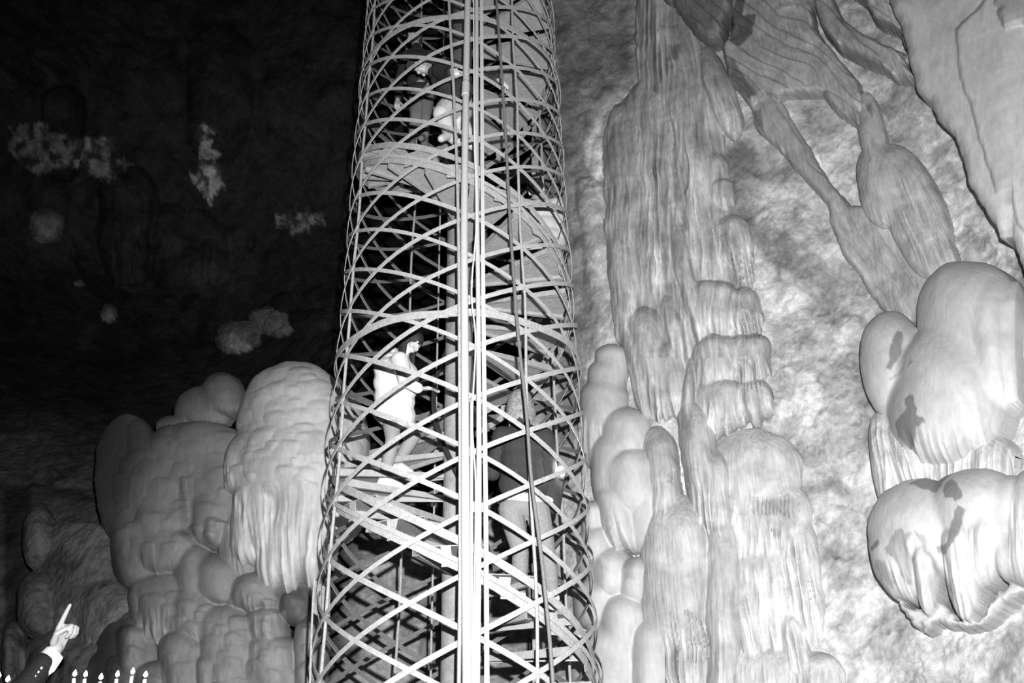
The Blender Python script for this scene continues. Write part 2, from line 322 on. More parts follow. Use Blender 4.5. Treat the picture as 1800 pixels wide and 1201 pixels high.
formation('flowstone_curtain', 'broad flowstone curtain with a smooth crown and rows of short stalactite slots', 'flowstone', sheet_right, 'fluted_calcite',
    x0=1250, y0=690, x1=1500, y1=1300, step=1.7, alb=.6, seed=21, warp=5, micro=.9, off=8, hs=.8, k=7, fa=1.0, fm=1.4, slots=[(1322, 882, 1392, 914, 7, 14, .05), (1345, 932, 1378, 952, 6, 10, 0), (1420, 1020, 1442, 1070, 7, 12, .1), (1370, 870, 1410, 920, 8, 10, .1)],
    bulbs=[(1330, 820, 82, 66, 90, 52, f(fl=3, fq=7, fs=.4, p=1.8)), (1345, 900, 84, 60, 120, 50, f(fl=8, fq=7, tooth=.3, fs=.0)),
           (1300, 900, 36, 60, 130, 48, f(fl=7, fq=8, tooth=.25, skew=.1)), (1400, 960, 40, 60, 200, 44, f(fl=8, fq=9, tooth=.2, skew=.14)),
           (1345, 1010, 70, 80, 180, 46, f(fl=7, fq=9, tooth=.3, skew=.12)), (1310, 1060, 34, 60, 140, 48, f(fl=7, fq=7, tooth=.25, skew=.25)),
           (1350, 1180, 80, 50, 120, 50, f(fl=2, fq=9)), (1430, 1190, 60, 45, 120, 44, f(fl=3, fq=9)), (1400, 1120, 28, 60, 90, 50, f(fl=5, fq=8, skew=.2))],
    stains=[([(1325, 885), (1375, 875), (1420, 885), (1400, 960), (1340, 960)], .82, 12)])

formation('stalagmite_stack', 'pile of rounded pale bulges stacked between the tower and the fluted column', 'stalagmite', sheet_right, 'flowstone',
    x0=990, y0=590, x1=1180, y1=1300, step=2, alb=.56, seed=31, warp=3, micro=.6, off=10, hs=.8, k=6,
    bulbs=[(1078, 632, 30, 24, 60, 44), (1070, 660, 34, 28, 60, 50), (1065, 700, 42, 36, 70, 58, f(p=2)), (1050, 740, 24, 40, 90, 44, f(fl=8, fq=6)),
           (1102, 755, 46, 38, 60, 70, f(p=2)), (1080, 800, 40, 40, 110, 72, f(p=2)), (1110, 830, 56, 46, 90, 84, f(p=2)), (1140, 880, 40, 50, 100, 60),
           (1085, 880, 36, 30, 110, 76, f(fl=8, fq=9, tooth=.3, fs=.1, skew=.2)), (1045, 900, 22, 20, 60, 50), (1050, 960, 34, 40, 70, 66, f(p=2)),
           (1075, 1000, 44, 40, 60, 72, f(p=2)), (1120, 1010, 30, 30, 60, 68), (1050, 1050, 40, 38, 60, 72, f(p=2)), (1100, 1085, 48, 44, 100, 84, f(p=2)),
           (1080, 1140, 60, 50, 160, 84, f(p=2)), (1150, 1130, 42, 46, 160, 84, f(p=2)), (1040, 1180, 36, 50, 100, 66)],
    stains=[([(1060, 980), (1080, 1000), (1075, 1050), (1055, 1050), (1045, 1010)], .72, 8), ([(1100, 970), (1125, 960), (1130, 1030), (1105, 1030)], .75, 8)])

WET = .45
formation('flowstone_boulder', 'huge smooth pear-shaped flowstone bulge with dark wet patches by the right edge', 'flowstone', sheet_right, 'flowstone',
    x0=1500, y0=440, x1=1825, y1=870, step=2, alb=.50, seed=41, warp=4, micro=.6, off=60, k=22,
    bulbs=[(1578, 625, 57, 66, 125, 62, f(p=2, qd=2.4, k=4)), (1722, 566, 96, 96, 160, 80, f(p=2.4, qd=2.4)), (1775, 590, 40, 90, 150, 74, f(p=2, qd=2.4)), (1690, 690, 106, 110, 150, 100, f(p=2, qd=2.2, fl=3, fq=9, fs=.3, tooth=.14)),
           (1665, 750, 92, 90, 92, 104, f(p=2, qd=2.2, fl=5, fq=9, fs=.3, tooth=.2, skew=.1)), (1780, 640, 28, 70, 100, 50, f(fl=4, fq=8, k=6))],
    stains=[([(1525, 560), (1565, 558), (1550, 580), (1528, 600)], WET, 3), ([(1590, 618), (1600, 606), (1612, 610), (1610, 645), (1590, 680), (1578, 678), (1585, 640)], WET, 4), ([(1519, 622), (1530, 622), (1528, 645), (1519, 640)], WET, 3),
            ([(1622, 732), (1645, 726), (1655, 760), (1672, 776), (1650, 786), (1640, 810), (1625, 812), (1612, 800), (1598, 790), (1602, 765), (1628, 750)], WET, 4, 6),
            ([(1576, 694), (1595, 682), (1616, 672), (1620, 676), (1590, 693)], .7, 3), ([(1624, 678), (1630, 650), (1636, 664), (1645, 668)], .6, 3)])

formation('flowstone_pendant', 'big lower flowstone pendant with dark wet stains and jagged pointed tips', 'flowstone', sheet_right, 'flowstone',
    x0=1520, y0=780, x1=1970, y1=1140, step=2, alb=.52, seed=51, warp=4, micro=.6, off=80, k=16,
    bulbs=[(1635, 945, 92, 90, 110, 70, f(p=2, qd=2.2, fl=4, fq=9, fs=.15, tooth=.15)), (1745, 910, 95, 72, 110, 80, f(p=2, qd=2, fl=3, fq=9, fs=.3)), (1600, 990, 50, 60, 85, 60, f(qd=2.2, fl=5, fq=8, fs=.1, skew=.2, tooth=.15)),
           (1722, 985, 46, 70, 122, 74, f(qd=1.05, fl=6, fq=8, fs=-.2, k=4)), (1655, 1010, 30, 70, 86, 68, f(qd=1.1, fl=6, fq=8, k=4)), (1770, 960, 46, 70, 90, 72, f(qd=1.2, fl=5, fq=8, skew=-.2, k=4)),
           (1850, 920, 80, 80, 130, 70, f(fl=4, fq=9))],
    polys=[([(1578, 1040), (1600, 1066), (1640, 1080), (1672, 1062), (1700, 1100), (1745, 1098), (1770, 1060), (1830, 1000), (1880, 940), (1840, 1040), (1790, 1070), (1755, 1108), (1700, 1114), (1668, 1108), (1640, 1122), (1605, 1095)], 30, 12, f(jag=7, a=.5, z=-40))],
    stains=[([(1618, 872), (1650, 850), (1705, 850), (1690, 885), (1680, 892), (1640, 878)], WET, 4), ([(1700, 870), (1720, 868), (1745, 900), (1740, 912), (1705, 905), (1695, 890)], WET, 4),
            ([(1735, 915), (1748, 925), (1740, 960), (1722, 990), (1706, 1002), (1684, 998), (1680, 985), (1706, 982), (1714, 950)], WET, 4),
            ([(1553, 985), (1575, 970), (1580, 980), (1560, 994)], WET, 3), ([(1584, 990), (1604, 962), (1630, 955), (1648, 962), (1636, 985), (1645, 1010), (1635, 1055), (1625, 1050), (1600, 1010)], .6, 6, 9),
            ([(1556, 1005), (1590, 1010), (1612, 1040), (1600, 1060), (1575, 1040)], .65, 6, 8),
            ([(1640, 955), (1665, 962), (1680, 1000), (1700, 1030), (1715, 1080), (1695, 1060), (1665, 1005)], .65, 6, 8)])

formation('flowstone_neck', 'fluted grey neck of flowstone hanging between the two big bulges', 'flowstone', sheet_right, 'fluted_calcite',
    x0=1520, y0=720, x1=1800, y1=910, step=2, alb=.55, seed=55, warp=3, micro=.8, off=40,
    bulbs=[(1565, 790, 30, 60, 120, 50, f(fl=6, fq=7, fs=-1, skew=.12)), (1610, 800, 50, 60, 90, 58, f(fl=8, fq=7, fs=-1, skew=.3)), (1690, 830, 70, 50, 60, 50, f(fl=7, fq=8, fs=-1)), (1750, 820, 50, 50, 60, 50, f(fl=6, fq=8, fs=-1))])

formation('drapery_bulb', 'smooth swelling drapery with a rounded head halfway up the right wall', 'drapery', sheet_right, 'fluted_calcite',
    x0=1490, y0=170, x1=1720, y1=540, step=2, alb=.5, seed=61, warp=4, micro=.9, off=30, hs=.6, k=12,
    bulbs=[(1540, 250, 24, 80, 90, 34, f(fl=3, fq=8, skew=.2)), (1556, 320, 46, 60, 90, 58, f(p=2, fl=3, fq=9, fs=.2, skew=.15)), (1600, 330, 50, 70, 120, 48, f(fl=6, fq=8, fs=-.4, skew=.4)),
           (1600, 390, 40, 50, 110, 50, f(fl=6, fq=8, fs=-.4, skew=.45)), (1640, 420, 36, 60, 90, 40, f(fl=6, fq=7, fs=-.4, skew=.35))],
    stains=[([(1526, 190), (1538, 192), (1545, 235), (1532, 210)], .5, 4)])

formation('long_drapery', 'long thin-edged drapery sweeping from the ceiling down to the upper bulge', 'drapery', sheet_right, 'fluted_calcite',
    x0=1262, y0=-160, x1=1680, y1=600, step=2, alb=.47, seed=71, warp=3, micro=.8, off=6,
    polys=[([(1318, 185), (1333, 235), (1366, 262), (1408, 312), (1455, 362), (1462, 400), (1485, 455), (1512, 485), (1530, 520), (1562, 560), (1640, 580), (1665, 490), (1600, 430), (1560, 372), (1500, 365), (1465, 330), (1430, 270), (1395, 215), (1370, 170), (1330, 160)], 22, 9, f(fl=3, fq=16, ang=58, curl=16, jag=2, terr=30)),
           ([(1268, -160), (1290, 60), (1272, 95), (1285, 150), (1325, 195), (1350, 178), (1372, 184), (1385, 178), (1415, 174), (1450, 175), (1475, 205), (1505, 225), (1516, 238), (1528, 195), (1515, 150), (1480, 112), (1440, 60), (1400, -160)], 40, 9, f(fl=3.5, fq=14, ang=35, curl=30, jag=2, terr=24))],
    stains=[([(1300, 10), (1320, 5), (1312, 40), (1338, 38), (1330, 75), (1302, 100), (1288, 90), (1285, 50)], .35, 3, 2), ([(1285, 110), (1300, 120), (1340, 180), (1320, 190), (1288, 150)], .45, 6, 2), ([(1326, 200), (1345, 200), (1347, 240), (1336, 245)], .5, 4, 3), ([(1400, 45), (1440, 85), (1450, 120), (1420, 100)], 1.4, 8, 6)])

formation('upper_drapery', 'banded drapery fold crossing the top right of the wall above a dark slit', 'drapery', sheet_right, 'fluted_calcite',
    x0=1380, y0=-160, x1=1660, y1=200, step=2, alb=.45, seed=81, warp=3, micro=.7, off=50,
    polys=[([(1400, -160), (1360, 30), (1440, 25), (1455, 70), (1480, 98), (1530, 122), (1560, 135), (1580, 150), (1625, 155), (1612, 140), (1600, 110), (1530, 80), (1490, 50), (1465, 0), (1470, -160)], 30, 12, f(fl=4, fq=9, ang=38, curl=20, jag=2, terr=26)),
           ([(1500, -160), (1495, -5), (1530, 20), (1545, 50), (1590, 70), (1604, 110), (1590, 130), (1640, 130), (1640, -160)], 22, 10, f(fl=5, fq=9, ang=45, curl=20, jag=3, a=.5, terr=22))])

formation('hanging_fold', 'dark wavy rock fold hanging at the top above the fluted column', 'drapery', sheet_right, 'fluted_calcite',
    x0=1150, y0=-160, x1=1310, y1=120, step=2, alb=.3, seed=91, warp=3, micro=.7, off=40,
    polys=[([(1150, -160), (1165, 5), (1180, 22), (1192, 24), (1203, 45), (1228, 78), (1252, 90), (1276, 86), (1282, 60), (1300, 10), (1320, -160)], 36, 14, f(fl=8, fq=9, ang=45, curl=20, jag=2, terr=24))])

formation('rock_slab', 'large pale broken rock slab jutting in at the right edge over a black gap', 'rock', sheet_right, 'flowstone',
    x0=1560, y0=-160, x1=2060, y1=700, step=2, alb=.58, seed=95, warp=3, micro=1.2, off=110,
    polys=[([(1577, -160), (1574, 15), (1590, 55), (1606, 82), (1622, 140), (1628, 160), (1640, 195), (1665, 210), (1680, 240), (1712, 268), (1726, 300), (1738, 350), (1758, 380), (1790, 425), (1830, 520), (2060, 700), (2060, -160)], 30, 26, f(jag=3, tilt=(.04, 0))),
           ([(1700, 95), (1716, 170), (1740, 230), (1768, 310), (1790, 372), (1810, 440), (2060, 640), (2060, -160), (1880, -160), (1740, 60)], 44, 16, f(jag=3, tilt=(.04, 0))),
           ([(1770, 10), (1765, 60), (1790, 110), (1830, 130), (2060, 200), (2060, -100), (1800, -30)], 60, 20, f(jag=6, tilt=(.03, 0), a=.45))],
    stains=[([(1745, 0), (1790, 0), (1750, 20), (1745, 60)], .5, 6), ([(1590, -160), (1640, 60), (1580, 60)], .6, 30), ([(1640, -160), (1740, -160), (1700, 50), (1640, 70)], .8, 20)])
formation('rock_wedge', 'pale wedge of rock between the great bulge and the right edge', 'rock', sheet_right, 'flowstone',
    x0=1760, y0=560, x1=2060, y1=680, step=2.5, alb=.7, seed=97, warp=3, micro=1, off=30,
    polys=[([(1770, 590), (1775, 645), (1800, 652), (2060, 660), (2060, 580), (1820, 570)], 34, 12, f(jag=3))])

# ------------------------------------------------------------------ back of the cave
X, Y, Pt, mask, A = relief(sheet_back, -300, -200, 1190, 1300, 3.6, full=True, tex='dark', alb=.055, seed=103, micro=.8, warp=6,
    bulbs=[(110, 180, 40, 30, 140, 40, f(fl=10, fq=9)), (225, 350, 55, 60, 160, 46, f(fl=8, fq=8)), (385, 130, 60, 90, 160, 24), (80, 390, 30, 25, 40, 34, f(a=.4)), (300, 420, 40, 60, 90, 30, f(fl=8)), (340, 430, 60, 60, 80, 24, f(fl=8)), (480, 560, 40, 20, 30, 20, f(a=.35)), (500, 530, 20, 20, 30, 20), (545, 560, 40, 14, 24, 26),
           (1010, 520, 30, 50, 200, 14), (420, 590, 40, 26, 30, 20, f(a=.3)), (190, 552, 14, 14, 16, 14, f(a=.5)), (140, 498, 8, 5, 6, 8, f(a=.5)), (130, 760, 90, 60, 100, 24)],
    stains=[([(15, 230), (60, 210), (120, 235), (190, 240), (235, 290), (225, 300), (185, 320), (150, 300), (100, 290), (70, 310), (40, 300), (12, 270)], 7, 8, 12),
            ([(345, 215), (375, 225), (385, 280), (395, 330), (375, 365), (360, 350), (330, 310), (350, 280)], 11, 6, 14), ([(480, 380), (560, 365), (585, 395), (530, 412), (490, 405)], 8, 6, 14),
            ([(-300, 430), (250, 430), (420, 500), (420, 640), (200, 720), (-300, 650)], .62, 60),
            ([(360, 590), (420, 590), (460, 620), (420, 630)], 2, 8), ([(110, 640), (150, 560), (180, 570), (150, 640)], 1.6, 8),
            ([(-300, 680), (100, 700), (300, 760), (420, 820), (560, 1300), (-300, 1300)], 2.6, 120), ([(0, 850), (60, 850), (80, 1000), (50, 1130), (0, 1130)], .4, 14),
            ([(600, 850), (1190, 850), (1190, 1300), (560, 1300)], 10.0, 80), ([(960, -200), (1190, -200), (1190, 900), (960, 900)], 5, 50),  # wide soft patches scale the wall's tone region by region
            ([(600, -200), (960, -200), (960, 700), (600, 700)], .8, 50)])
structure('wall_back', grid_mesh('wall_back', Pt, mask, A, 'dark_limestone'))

formation('flowstone_dome', 'bright white scaly flowstone dome with a stalactite curtain left of the tower', 'flowstone', sheet_left, 'flowstone',
    x0=390, y0=620, x1=760, y1=1110, step=2, alb=.70, seed=111, warp=5, micro=.7, off=16, k=12, hs=.8,
    bulbs=[(525, 755, 104, 116, 150, 96, f(p=2, qd=3)), (515, 820, 112, 90, 80, 106, f(p=2.4)), (585, 790, 62, 120, 170, 80, f(p=2)), (430, 830, 30, 60, 60, 70, f(fl=7, fq=8, tooth=.3)),
           (470, 880, 56, 50, 120, 78, f(fl=9, fq=9, tooth=.3, fs=-.2)), (540, 850, 62, 56, 210, 92, f(fl=10, fq=10, tooth=.22, fs=.02, skew=-.03)), (500, 950, 50, 60, 100, 74, f(fl=8, fq=8, tooth=.3, fs=-.3)), (440, 935, 30, 50, 70, 66, f(fl=8, fq=8, tooth=.2, fs=0))],
    lobes=[(420, 640, 620, 860, 120, 14, 34, 9), (410, 780, 560, 880, 34, 8, 20, 9, f(fl=6))])

formation('flowstone_mound', 'dim rounded flowstone mound with a short fringe behind the white dome', 'flowstone', sheet_left, 'flowstone',
    x0=270, y0=635, x1=450, y1=790, step=2, alb=.26, seed=121, warp=4, micro=.7, off=-30,
    bulbs=[(384, 700, 40, 50, 34, 52, f(p=2, fl=5, fq=7, fs=.3, tooth=.25, k=14)), (350, 718, 50, 44, 34, 46, f(p=2, fl=5, fq=7, fs=.3, tooth=.2, k=14)), (315, 748, 50, 26, 40, 34, f(fl=3, k=10))],
    lobes=[(310, 655, 430, 700, 14, 14, 30, 5)])
formation('flowstone_cascade', 'grey cascade of rounded flowstone lobes stepping down left of the dome', 'flowstone', sheet_left, 'flowstone',
    x0=130, y0=715, x1=590, y1=1300, step=2, alb=.33, seed=131, warp=6, micro=.9, off=-4, hs=.72, k=7,
    bulbs=[(345, 790, 92, 52, 110, 50, f(p=1.8, fl=3, fq=8, fs=.3)), (300, 850, 84, 50, 150, 50, f(p=1.9, fl=3, fq=8, fs=.3)), (225, 800, 60, 70, 160, 30, f(p=1.6, a=.22)), (290, 930, 66, 50, 90, 66, f(p=2, fl=4, fq=8, fs=.4, tooth=.2)), (300, 955, 60, 34, 60, 72, f(p=2)), (245, 940, 50, 60, 100, 46),  # far-left bulb coloured darker, as light fading leftward
           (380, 860, 46, 70, 90, 56, f(p=2)), (375, 900, 40, 40, 70, 62), (382, 925, 22, 18, 40, 72, f(p=2)), (420, 940, 36, 60, 90, 54, f(fl=5)),
           (345, 1000, 40, 40, 70, 72, f(p=2)), (385, 1010, 46, 38, 60, 80, f(p=2)), (290, 1050, 66, 50, 90, 64, f(p=2, fl=6, fq=8, fs=.1, tooth=.25)), (345, 1075, 50, 50, 70, 74, f(p=2)),
           (450, 1040, 56, 34, 50, 76, f(p=2, fl=5, fq=8, fs=.2, tooth=.25)), (470, 1090, 36, 24, 60, 70, f(fl=5)), (400, 1110, 60, 50, 160, 78, f(p=2)), (235, 1120, 34, 26, 90, 62, f(p=2, a=.33)),
           (325, 1150, 46, 50, 120, 86, f(p=2)), (370, 1180, 30, 30, 60, 80), (220, 1160, 60, 90, 80, 40, f(a=.3)), (475, 1150, 50, 40, 100, 74, f(p=2)), (545, 1130, 30, 60, 120, 70, f(p=2)), (450, 1200, 90, 60, 100, 60),
           (285, 1190, 50, 30, 60, 70, f(a=.33)), (190, 1200, 60, 70, 60, 52, f(p=2, a=.25)), (520, 1060, 30, 20, 40, 60), (540, 1000, 40, 50, 100, 30, f(a=.2))],
    lobes=[(230, 745, 400, 860, 34, 16, 40, 6), (320, 830, 420, 960, 22, 12, 24, 7), (230, 880, 340, 980, 18, 12, 26, 5), (380, 1030, 560, 1200, 50, 10, 22, 6, f(fl=4)), (200, 1050, 380, 1200, 26, 14, 30, 6, f(fl=4))],
    stains=[([(150, 950), (230, 960), (250, 1080), (240, 1300), (150, 1300)], .55, 30), ([(100, 690), (400, 700), (380, 740), (290, 830), (255, 950), (262, 1300), (100, 1300)], .45, 70), ([(330, 830), (340, 900), (365, 960), (350, 975), (322, 940), (322, 860)], .7, 8), ([(480, 1040), (560, 1020), (560, 1110), (500, 1110)], .45, 16, 8)])  # widest patch puts the leftward fall-off of light into the colour
formation('low_rock', 'dim knobbly rock at the left under the pointing hand', 'rock', sheet_left, 'dark_limestone',
    x0=-60, y0=860, x1=260, y1=1300, step=2.5, alb=.2, seed=141, warp=7, micro=.4, off=-20, tex='dark',
    bulbs=[(60, 940, 26, 60, 60, 40), (130, 1000, 80, 90, 120, 30), (60, 1060, 36, 60, 60, 50), (20, 1140, 20, 50, 80, 50), (90, 1150, 50, 50, 100, 40), (180, 1060, 60, 50, 90, 36), (150, 1180, 80, 60, 60, 44)],
    stains=[([(0, 900), (45, 930), (40, 1080), (0, 1100)], .4, 10)])
# ground and roof beyond the frame
def slab(name, x0, x1, y0, y1, z, amp, n=60):
    gx = np.linspace(x0, x1, n); gy = np.linspace(y0, y1, n); Xg, Yg = np.meshgrid(gx, gy)
    Z = z+amp*(fbm(Xg*.5, Yg*.5, 5, 5)-.5); Pt = np.stack([Xg, Yg, Z], -1)
    return structure(name, grid_mesh(name, Pt, np.ones(Xg.shape, bool), np.full(Xg.shape, .2), 'dark_limestone'))
slab('floor', -11, 9, -3, 13, -.2, .15)


# ------------------------------------------------------------------ tower
TD = 6.3
AX = P(807, 600, TD)[0]; H0 = 1.5                     # axis x; heights below are relative to the camera height
def cyl(phi, r, h): a = R(phi); return Vector((AX+r*math.sin(a), TD-r*math.cos(a), H0+h))
def newobj(name, me, parent=None, material=None, smooth_=False):
    if material: me.materials.clear(); me.materials.append(MATS[material])
    if smooth_: me.polygons.foreach_set('use_smooth', [True]*len(me.polygons))
    o = bpy.data.objects.new(name, me); COL.objects.link(o)
    if parent: o.parent = parent
    return o
def empty(name, loc=(0, 0, 0), label=None, cat=None, group=None):
    o = bpy.data.objects.new(name, None); COL.objects.link(o); o.location = loc; o.empty_display_size = .1
    if label: o['label'] = label; o['category'] = cat
    if group: o['group'] = group
    return o
def put(o, parent): o.parent = parent; o.matrix_parent_inverse = Matrix.Translation(-parent.location); return o
def mesh_of(name, v, f): me = bpy.data.meshes.new(name); me.from_pydata([tuple(p) for p in v], [], f); me.update(); return me
def strap(name, pts, nrm, wd, th, jag=0, seed=0):
    """flat bar swept along pts; nrm = facing direction of the flat side"""
    v = []; f = []; n = len(pts); rr = random.Random(seed)
    for i in range(n):
        t = (pts[min(i+1, n-1)]-pts[max(i-1, 0)]).normalized(); nn = nrm[i].normalized(); b = t.cross(nn).normalized(); nn = b.cross(t).normalized()
        j = rr.uniform(-jag, jag); k = rr.uniform(-jag, jag)
        for sb, sn in ((-1, -1), (1, -1), (1, 1), (-1, 1)): v.append(pts[i]+b*(sb*wd/2+(j if sb < 0 else k))+nn*sn*th/2)
    for i in range(n-1):
        a = i*4; c = a+4
        for k in range(4): f.append((a+k, a+(k+1) % 4, c+(k+1) % 4, c+k))
    f.append((3, 2, 1, 0)); e = (n-1)*4; f.append((e, e+1, e+2, e+3))
    return mesh_of(name, v, f)
def tube(name, pts, r, k=8, rf=None):
    v = []; f = []; n = len(pts); side = None
    for i in range(n):
        t = (pts[min(i+1, n-1)]-pts[max(i-1, 0)]).normalized()
        if side is None: side = t.cross(Vector((0.3, 1, .1))).normalized()
        side = (side-t*side.dot(t)).normalized(); b = t.cross(side); rr_ = r if rf is None else rf(i/(n-1))
        for j in range(k): a = 2*math.pi*j/k; v.append(pts[i]+side*math.cos(a)*rr_+b*math.sin(a)*rr_)
    for i in range(n-1):
        for j in range(k): f.append((i*k+j, i*k+(j+1) % k, (i+1)*k+(j+1) % k, (i+1)*k+j))
    f.append(tuple(range(k-1, -1, -1))); f.append(tuple((n-1)*k+j for j in range(k)))
    return mesh_of(name, v, f)
def catmull(ps, n=12):
    out = []
    for i in range(len(ps)-1):
        p0 = ps[max(i-1, 0)]; p1 = ps[i]; p2 = ps[i+1]; p3 = ps[min(i+2, len(ps)-1)]
        for k in range(n):
            t = k/n; out.append(.5*((2*p1)+(p2-p0)*t+(2*p0-5*p1+4*p2-p3)*t*t+(3*p1-p0-3*p2+p3)*t**3))
    out.append(ps[-1]); return out

def rust_shade_inside(o):
    """inward face of a flat bar: rusty, with far-side shade put into its colour"""
    me = o.data; me.materials.append(MATS['inner_rust_shade']); rr = lambda v: math.hypot(v.x-AX, v.y-TD)
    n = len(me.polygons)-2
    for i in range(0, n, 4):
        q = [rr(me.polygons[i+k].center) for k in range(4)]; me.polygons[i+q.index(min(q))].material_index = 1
tower = empty('spiral_stair_tower', (AX, TD, -.2), 'tall round openwork steel cage around a spiral staircase in the middle of the cave', 'stair tower')
def tpart(name, me, material, sm=False):
    o = newobj(name, me, None, material, sm); return put(o, tower)
RD = 1.05; HB, HT = -1.6, 10.6; PITCHH = 3.25
tpart('central_pole', tube('central_pole', [Vector((AX, TD, H0+HB)), Vector((AX, TD, H0+2.5)), Vector((AX, TD, H0+HT))], .122, 28), 'pole_steel', True)
for k, h in enumerate((.95, 2.25, 3.62, 4.9, 6.2)):
    tpart('pole_collar', tube('pole_collar', [Vector((AX, TD, H0+h)), Vector((AX, TD, H0+h+.012))], .13, 28), 'rusty_steel')
# lattice of crossed flat bars, 8 each way
slope = .203/22.5
rj = random.Random(5)
for d in (1, -1):
    for s in range(8):
        hphase = 2.137+.406*s; pts = []; nr = []
        a0 = -11.25; span = (HT-HB)/slope/1.0
        # h = hphase + d*slope*(phi-a0)
        dr = .006*d; h = HB; step = .05
        wob = rj.uniform(-.012, .012)
        n = int((HT-HB)/step)
        for i in range(n+1):
            h = HB+i*step; phi = a0+(h-hphase)/(slope*d)
            pts.append(cyl(phi, RD+dr+.006*math.sin(phi*.09+s)+wob*.5, h+wob)); nr.append(cyl(phi, RD+1, h)-cyl(phi, RD, h))
        o = tpart('lattice_bar', strap('lattice_bar', pts, nr, rj.uniform(.031, .038), .006), 'lattice_steel'); rust_shade_inside(o)
for k in range(4):
    phi = 33.75+90*k
    pts = [cyl(phi+.6*math.sin(i*.9+k), RD-.012+.004*math.sin(i*1.7+k), HB+(HT-HB)*i/40) for i in range(41)]
    tpart('upright_bar', tube('upright_bar', pts, .0125, 7), 'rusty_steel', True)
for h in (-.22, 3.03, 6.28, 9.53):
    pts = [cyl(6*i, RD+.018, h+.01*math.sin(i*.7)) for i in range(61)]
    o = tpart('ring', strap('ring', pts, [cyl(6*i, 2, h)-cyl(6*i, 1, h) for i in range(61)], .062, .008), 'rusty_steel'); rust_shade_inside(o)
# stair: treads, the pair of helical outer stringers, inner hand hose
def sh(phi): return 1.33-PITCHH*phi/360
def tread_mesh(w=27, r0=.10, r1=.99, lip=.055, th=.006):
    v = []; f = []
    def quadbox(a, b, c, d, up_):       # four bottom corners, thickness along up_
        i = len(v); v.extend([a, b, c, d, a+up_, b+up_, c+up_, d+up_])
        f.extend([(i+3, i+2, i+1, i), (i+4, i+5, i+6, i+7), (i, i+1, i+5, i+4), (i+1, i+2, i+6, i+5), (i+2, i+3, i+7, i+6), (i+3, i, i+4, i+7)])
    def c(p, r, h): a = R(p); return Vector((r*math.sin(a), -r*math.cos(a), h))
    a0, a1 = -w/2, w/2; zz = Vector((0, 0, th))
    n = 3
    for k in range(n):                  # plate in three facets along the arc
        p0 = a0+(a1-a0)*k/n; p1 = a0+(a1-a0)*(k+1)/n
        quadbox(c(p0*.9, r0, 0), c(p0, r1, 0), c(p1, r1, 0), c(p1*.9, r0, 0), zz)
    for s, p in ((-1, a0), (1, a1)):    # folded edges
        t = c(p+90, 1, 0)*(.004)
        i = len(v); A0 = c(p*.9, r0, -lip*.6); A1 = c(p, r1, -lip)
        q = [A0, A1, A1+t, A0+t]; tt = [c(p*.9, r0, .001), c(p, r1, .001), c(p, r1, .001)+t, c(p*.9, r0, .001)+t]
        v.extend(q+tt); f.extend([(i+3, i+2, i+1, i), (i+4, i+5, i+6, i+7), (i, i+1, i+5, i+4), (i+1, i+2, i+6, i+5), (i+2, i+3, i+7, i+6), (i+3, i, i+4, i+7)])
        i2 = c(p-s*5, 1, 0)
        # small return flange at the foot of the fold
        B0 = c((p-s*2.2)*.9, r0, -lip*.6); B1 = c(p-s*2.2, r1, -lip); z2 = Vector((0, 0, .004))
        quadbox(A0, A1, B1, B0, z2) if s > 0 else quadbox(B0, B1, A1, A0, z2)
    return mesh_of('tread', v, f)
tm = tread_mesh(); tm.materials.append(MATS['tread_steel'])
rt_ = random.Random(3)
nlo = -int(2.9/.203); nhi = int(8.8/.203)
for k in range(-13, 42):
    h = 1.33+k*.203-.03; phi = -k*22.5
    if h < -1.5: continue
    o = bpy.data.objects.new('tread', tm); COL.objects.link(o)
    o.location = Vector((AX, TD, H0+h)); o.rotation_euler = (R(rt_.uniform(-1, 1)), R(rt_.uniform(-1, 1)), R(phi))
    put(o, tower)
    # end bracket between the stringers
    bm_ = strap('bracket', [cyl(phi, .995, h-.01), cyl(phi, .995, h-.10), cyl(phi, .995, h-.15)], [cyl(phi, 2, 0)-cyl(phi, 1, 0)]*3, .07, .006, .012, k)
    tpart('bracket', bm_, 'rusty_steel')
for off, nm in ((.03, 'outer_stringer'), (-.145, 'outer_stringer')):
    ph = [720-6*i for i in range(0, 380)]
    ph = [p for p in ph if -1.5 < sh(p) < 9.6]
    tpart(nm, strap(nm, [cyl(p, 1.012, sh(p)+off) for p in ph], [cyl(p, 2, 0)-cyl(p, 1, 0) for p in ph], .058, .007, .003, 4), 'rusty_steel')
ph = [p for p in [720-9*i for i in range(0, 260)] if -1.5 < sh(p) < 8.6]
tpart('hand_hose', tube('hand_hose', [cyl(p, .235+.02*math.sin(p*.021), sh(p)+.73+.03*math.sin(p*.017)) for p in ph], .021, 8), 'black_rubber', True)
# vertical hanger rods inside, at the back
for phi in (-160,):
    tpart('hanger_rod', tube('hanger_rod', [cyl(phi, .8, HB), cyl(phi, .8, HT)], .010, 6), 'rusty_steel', True)

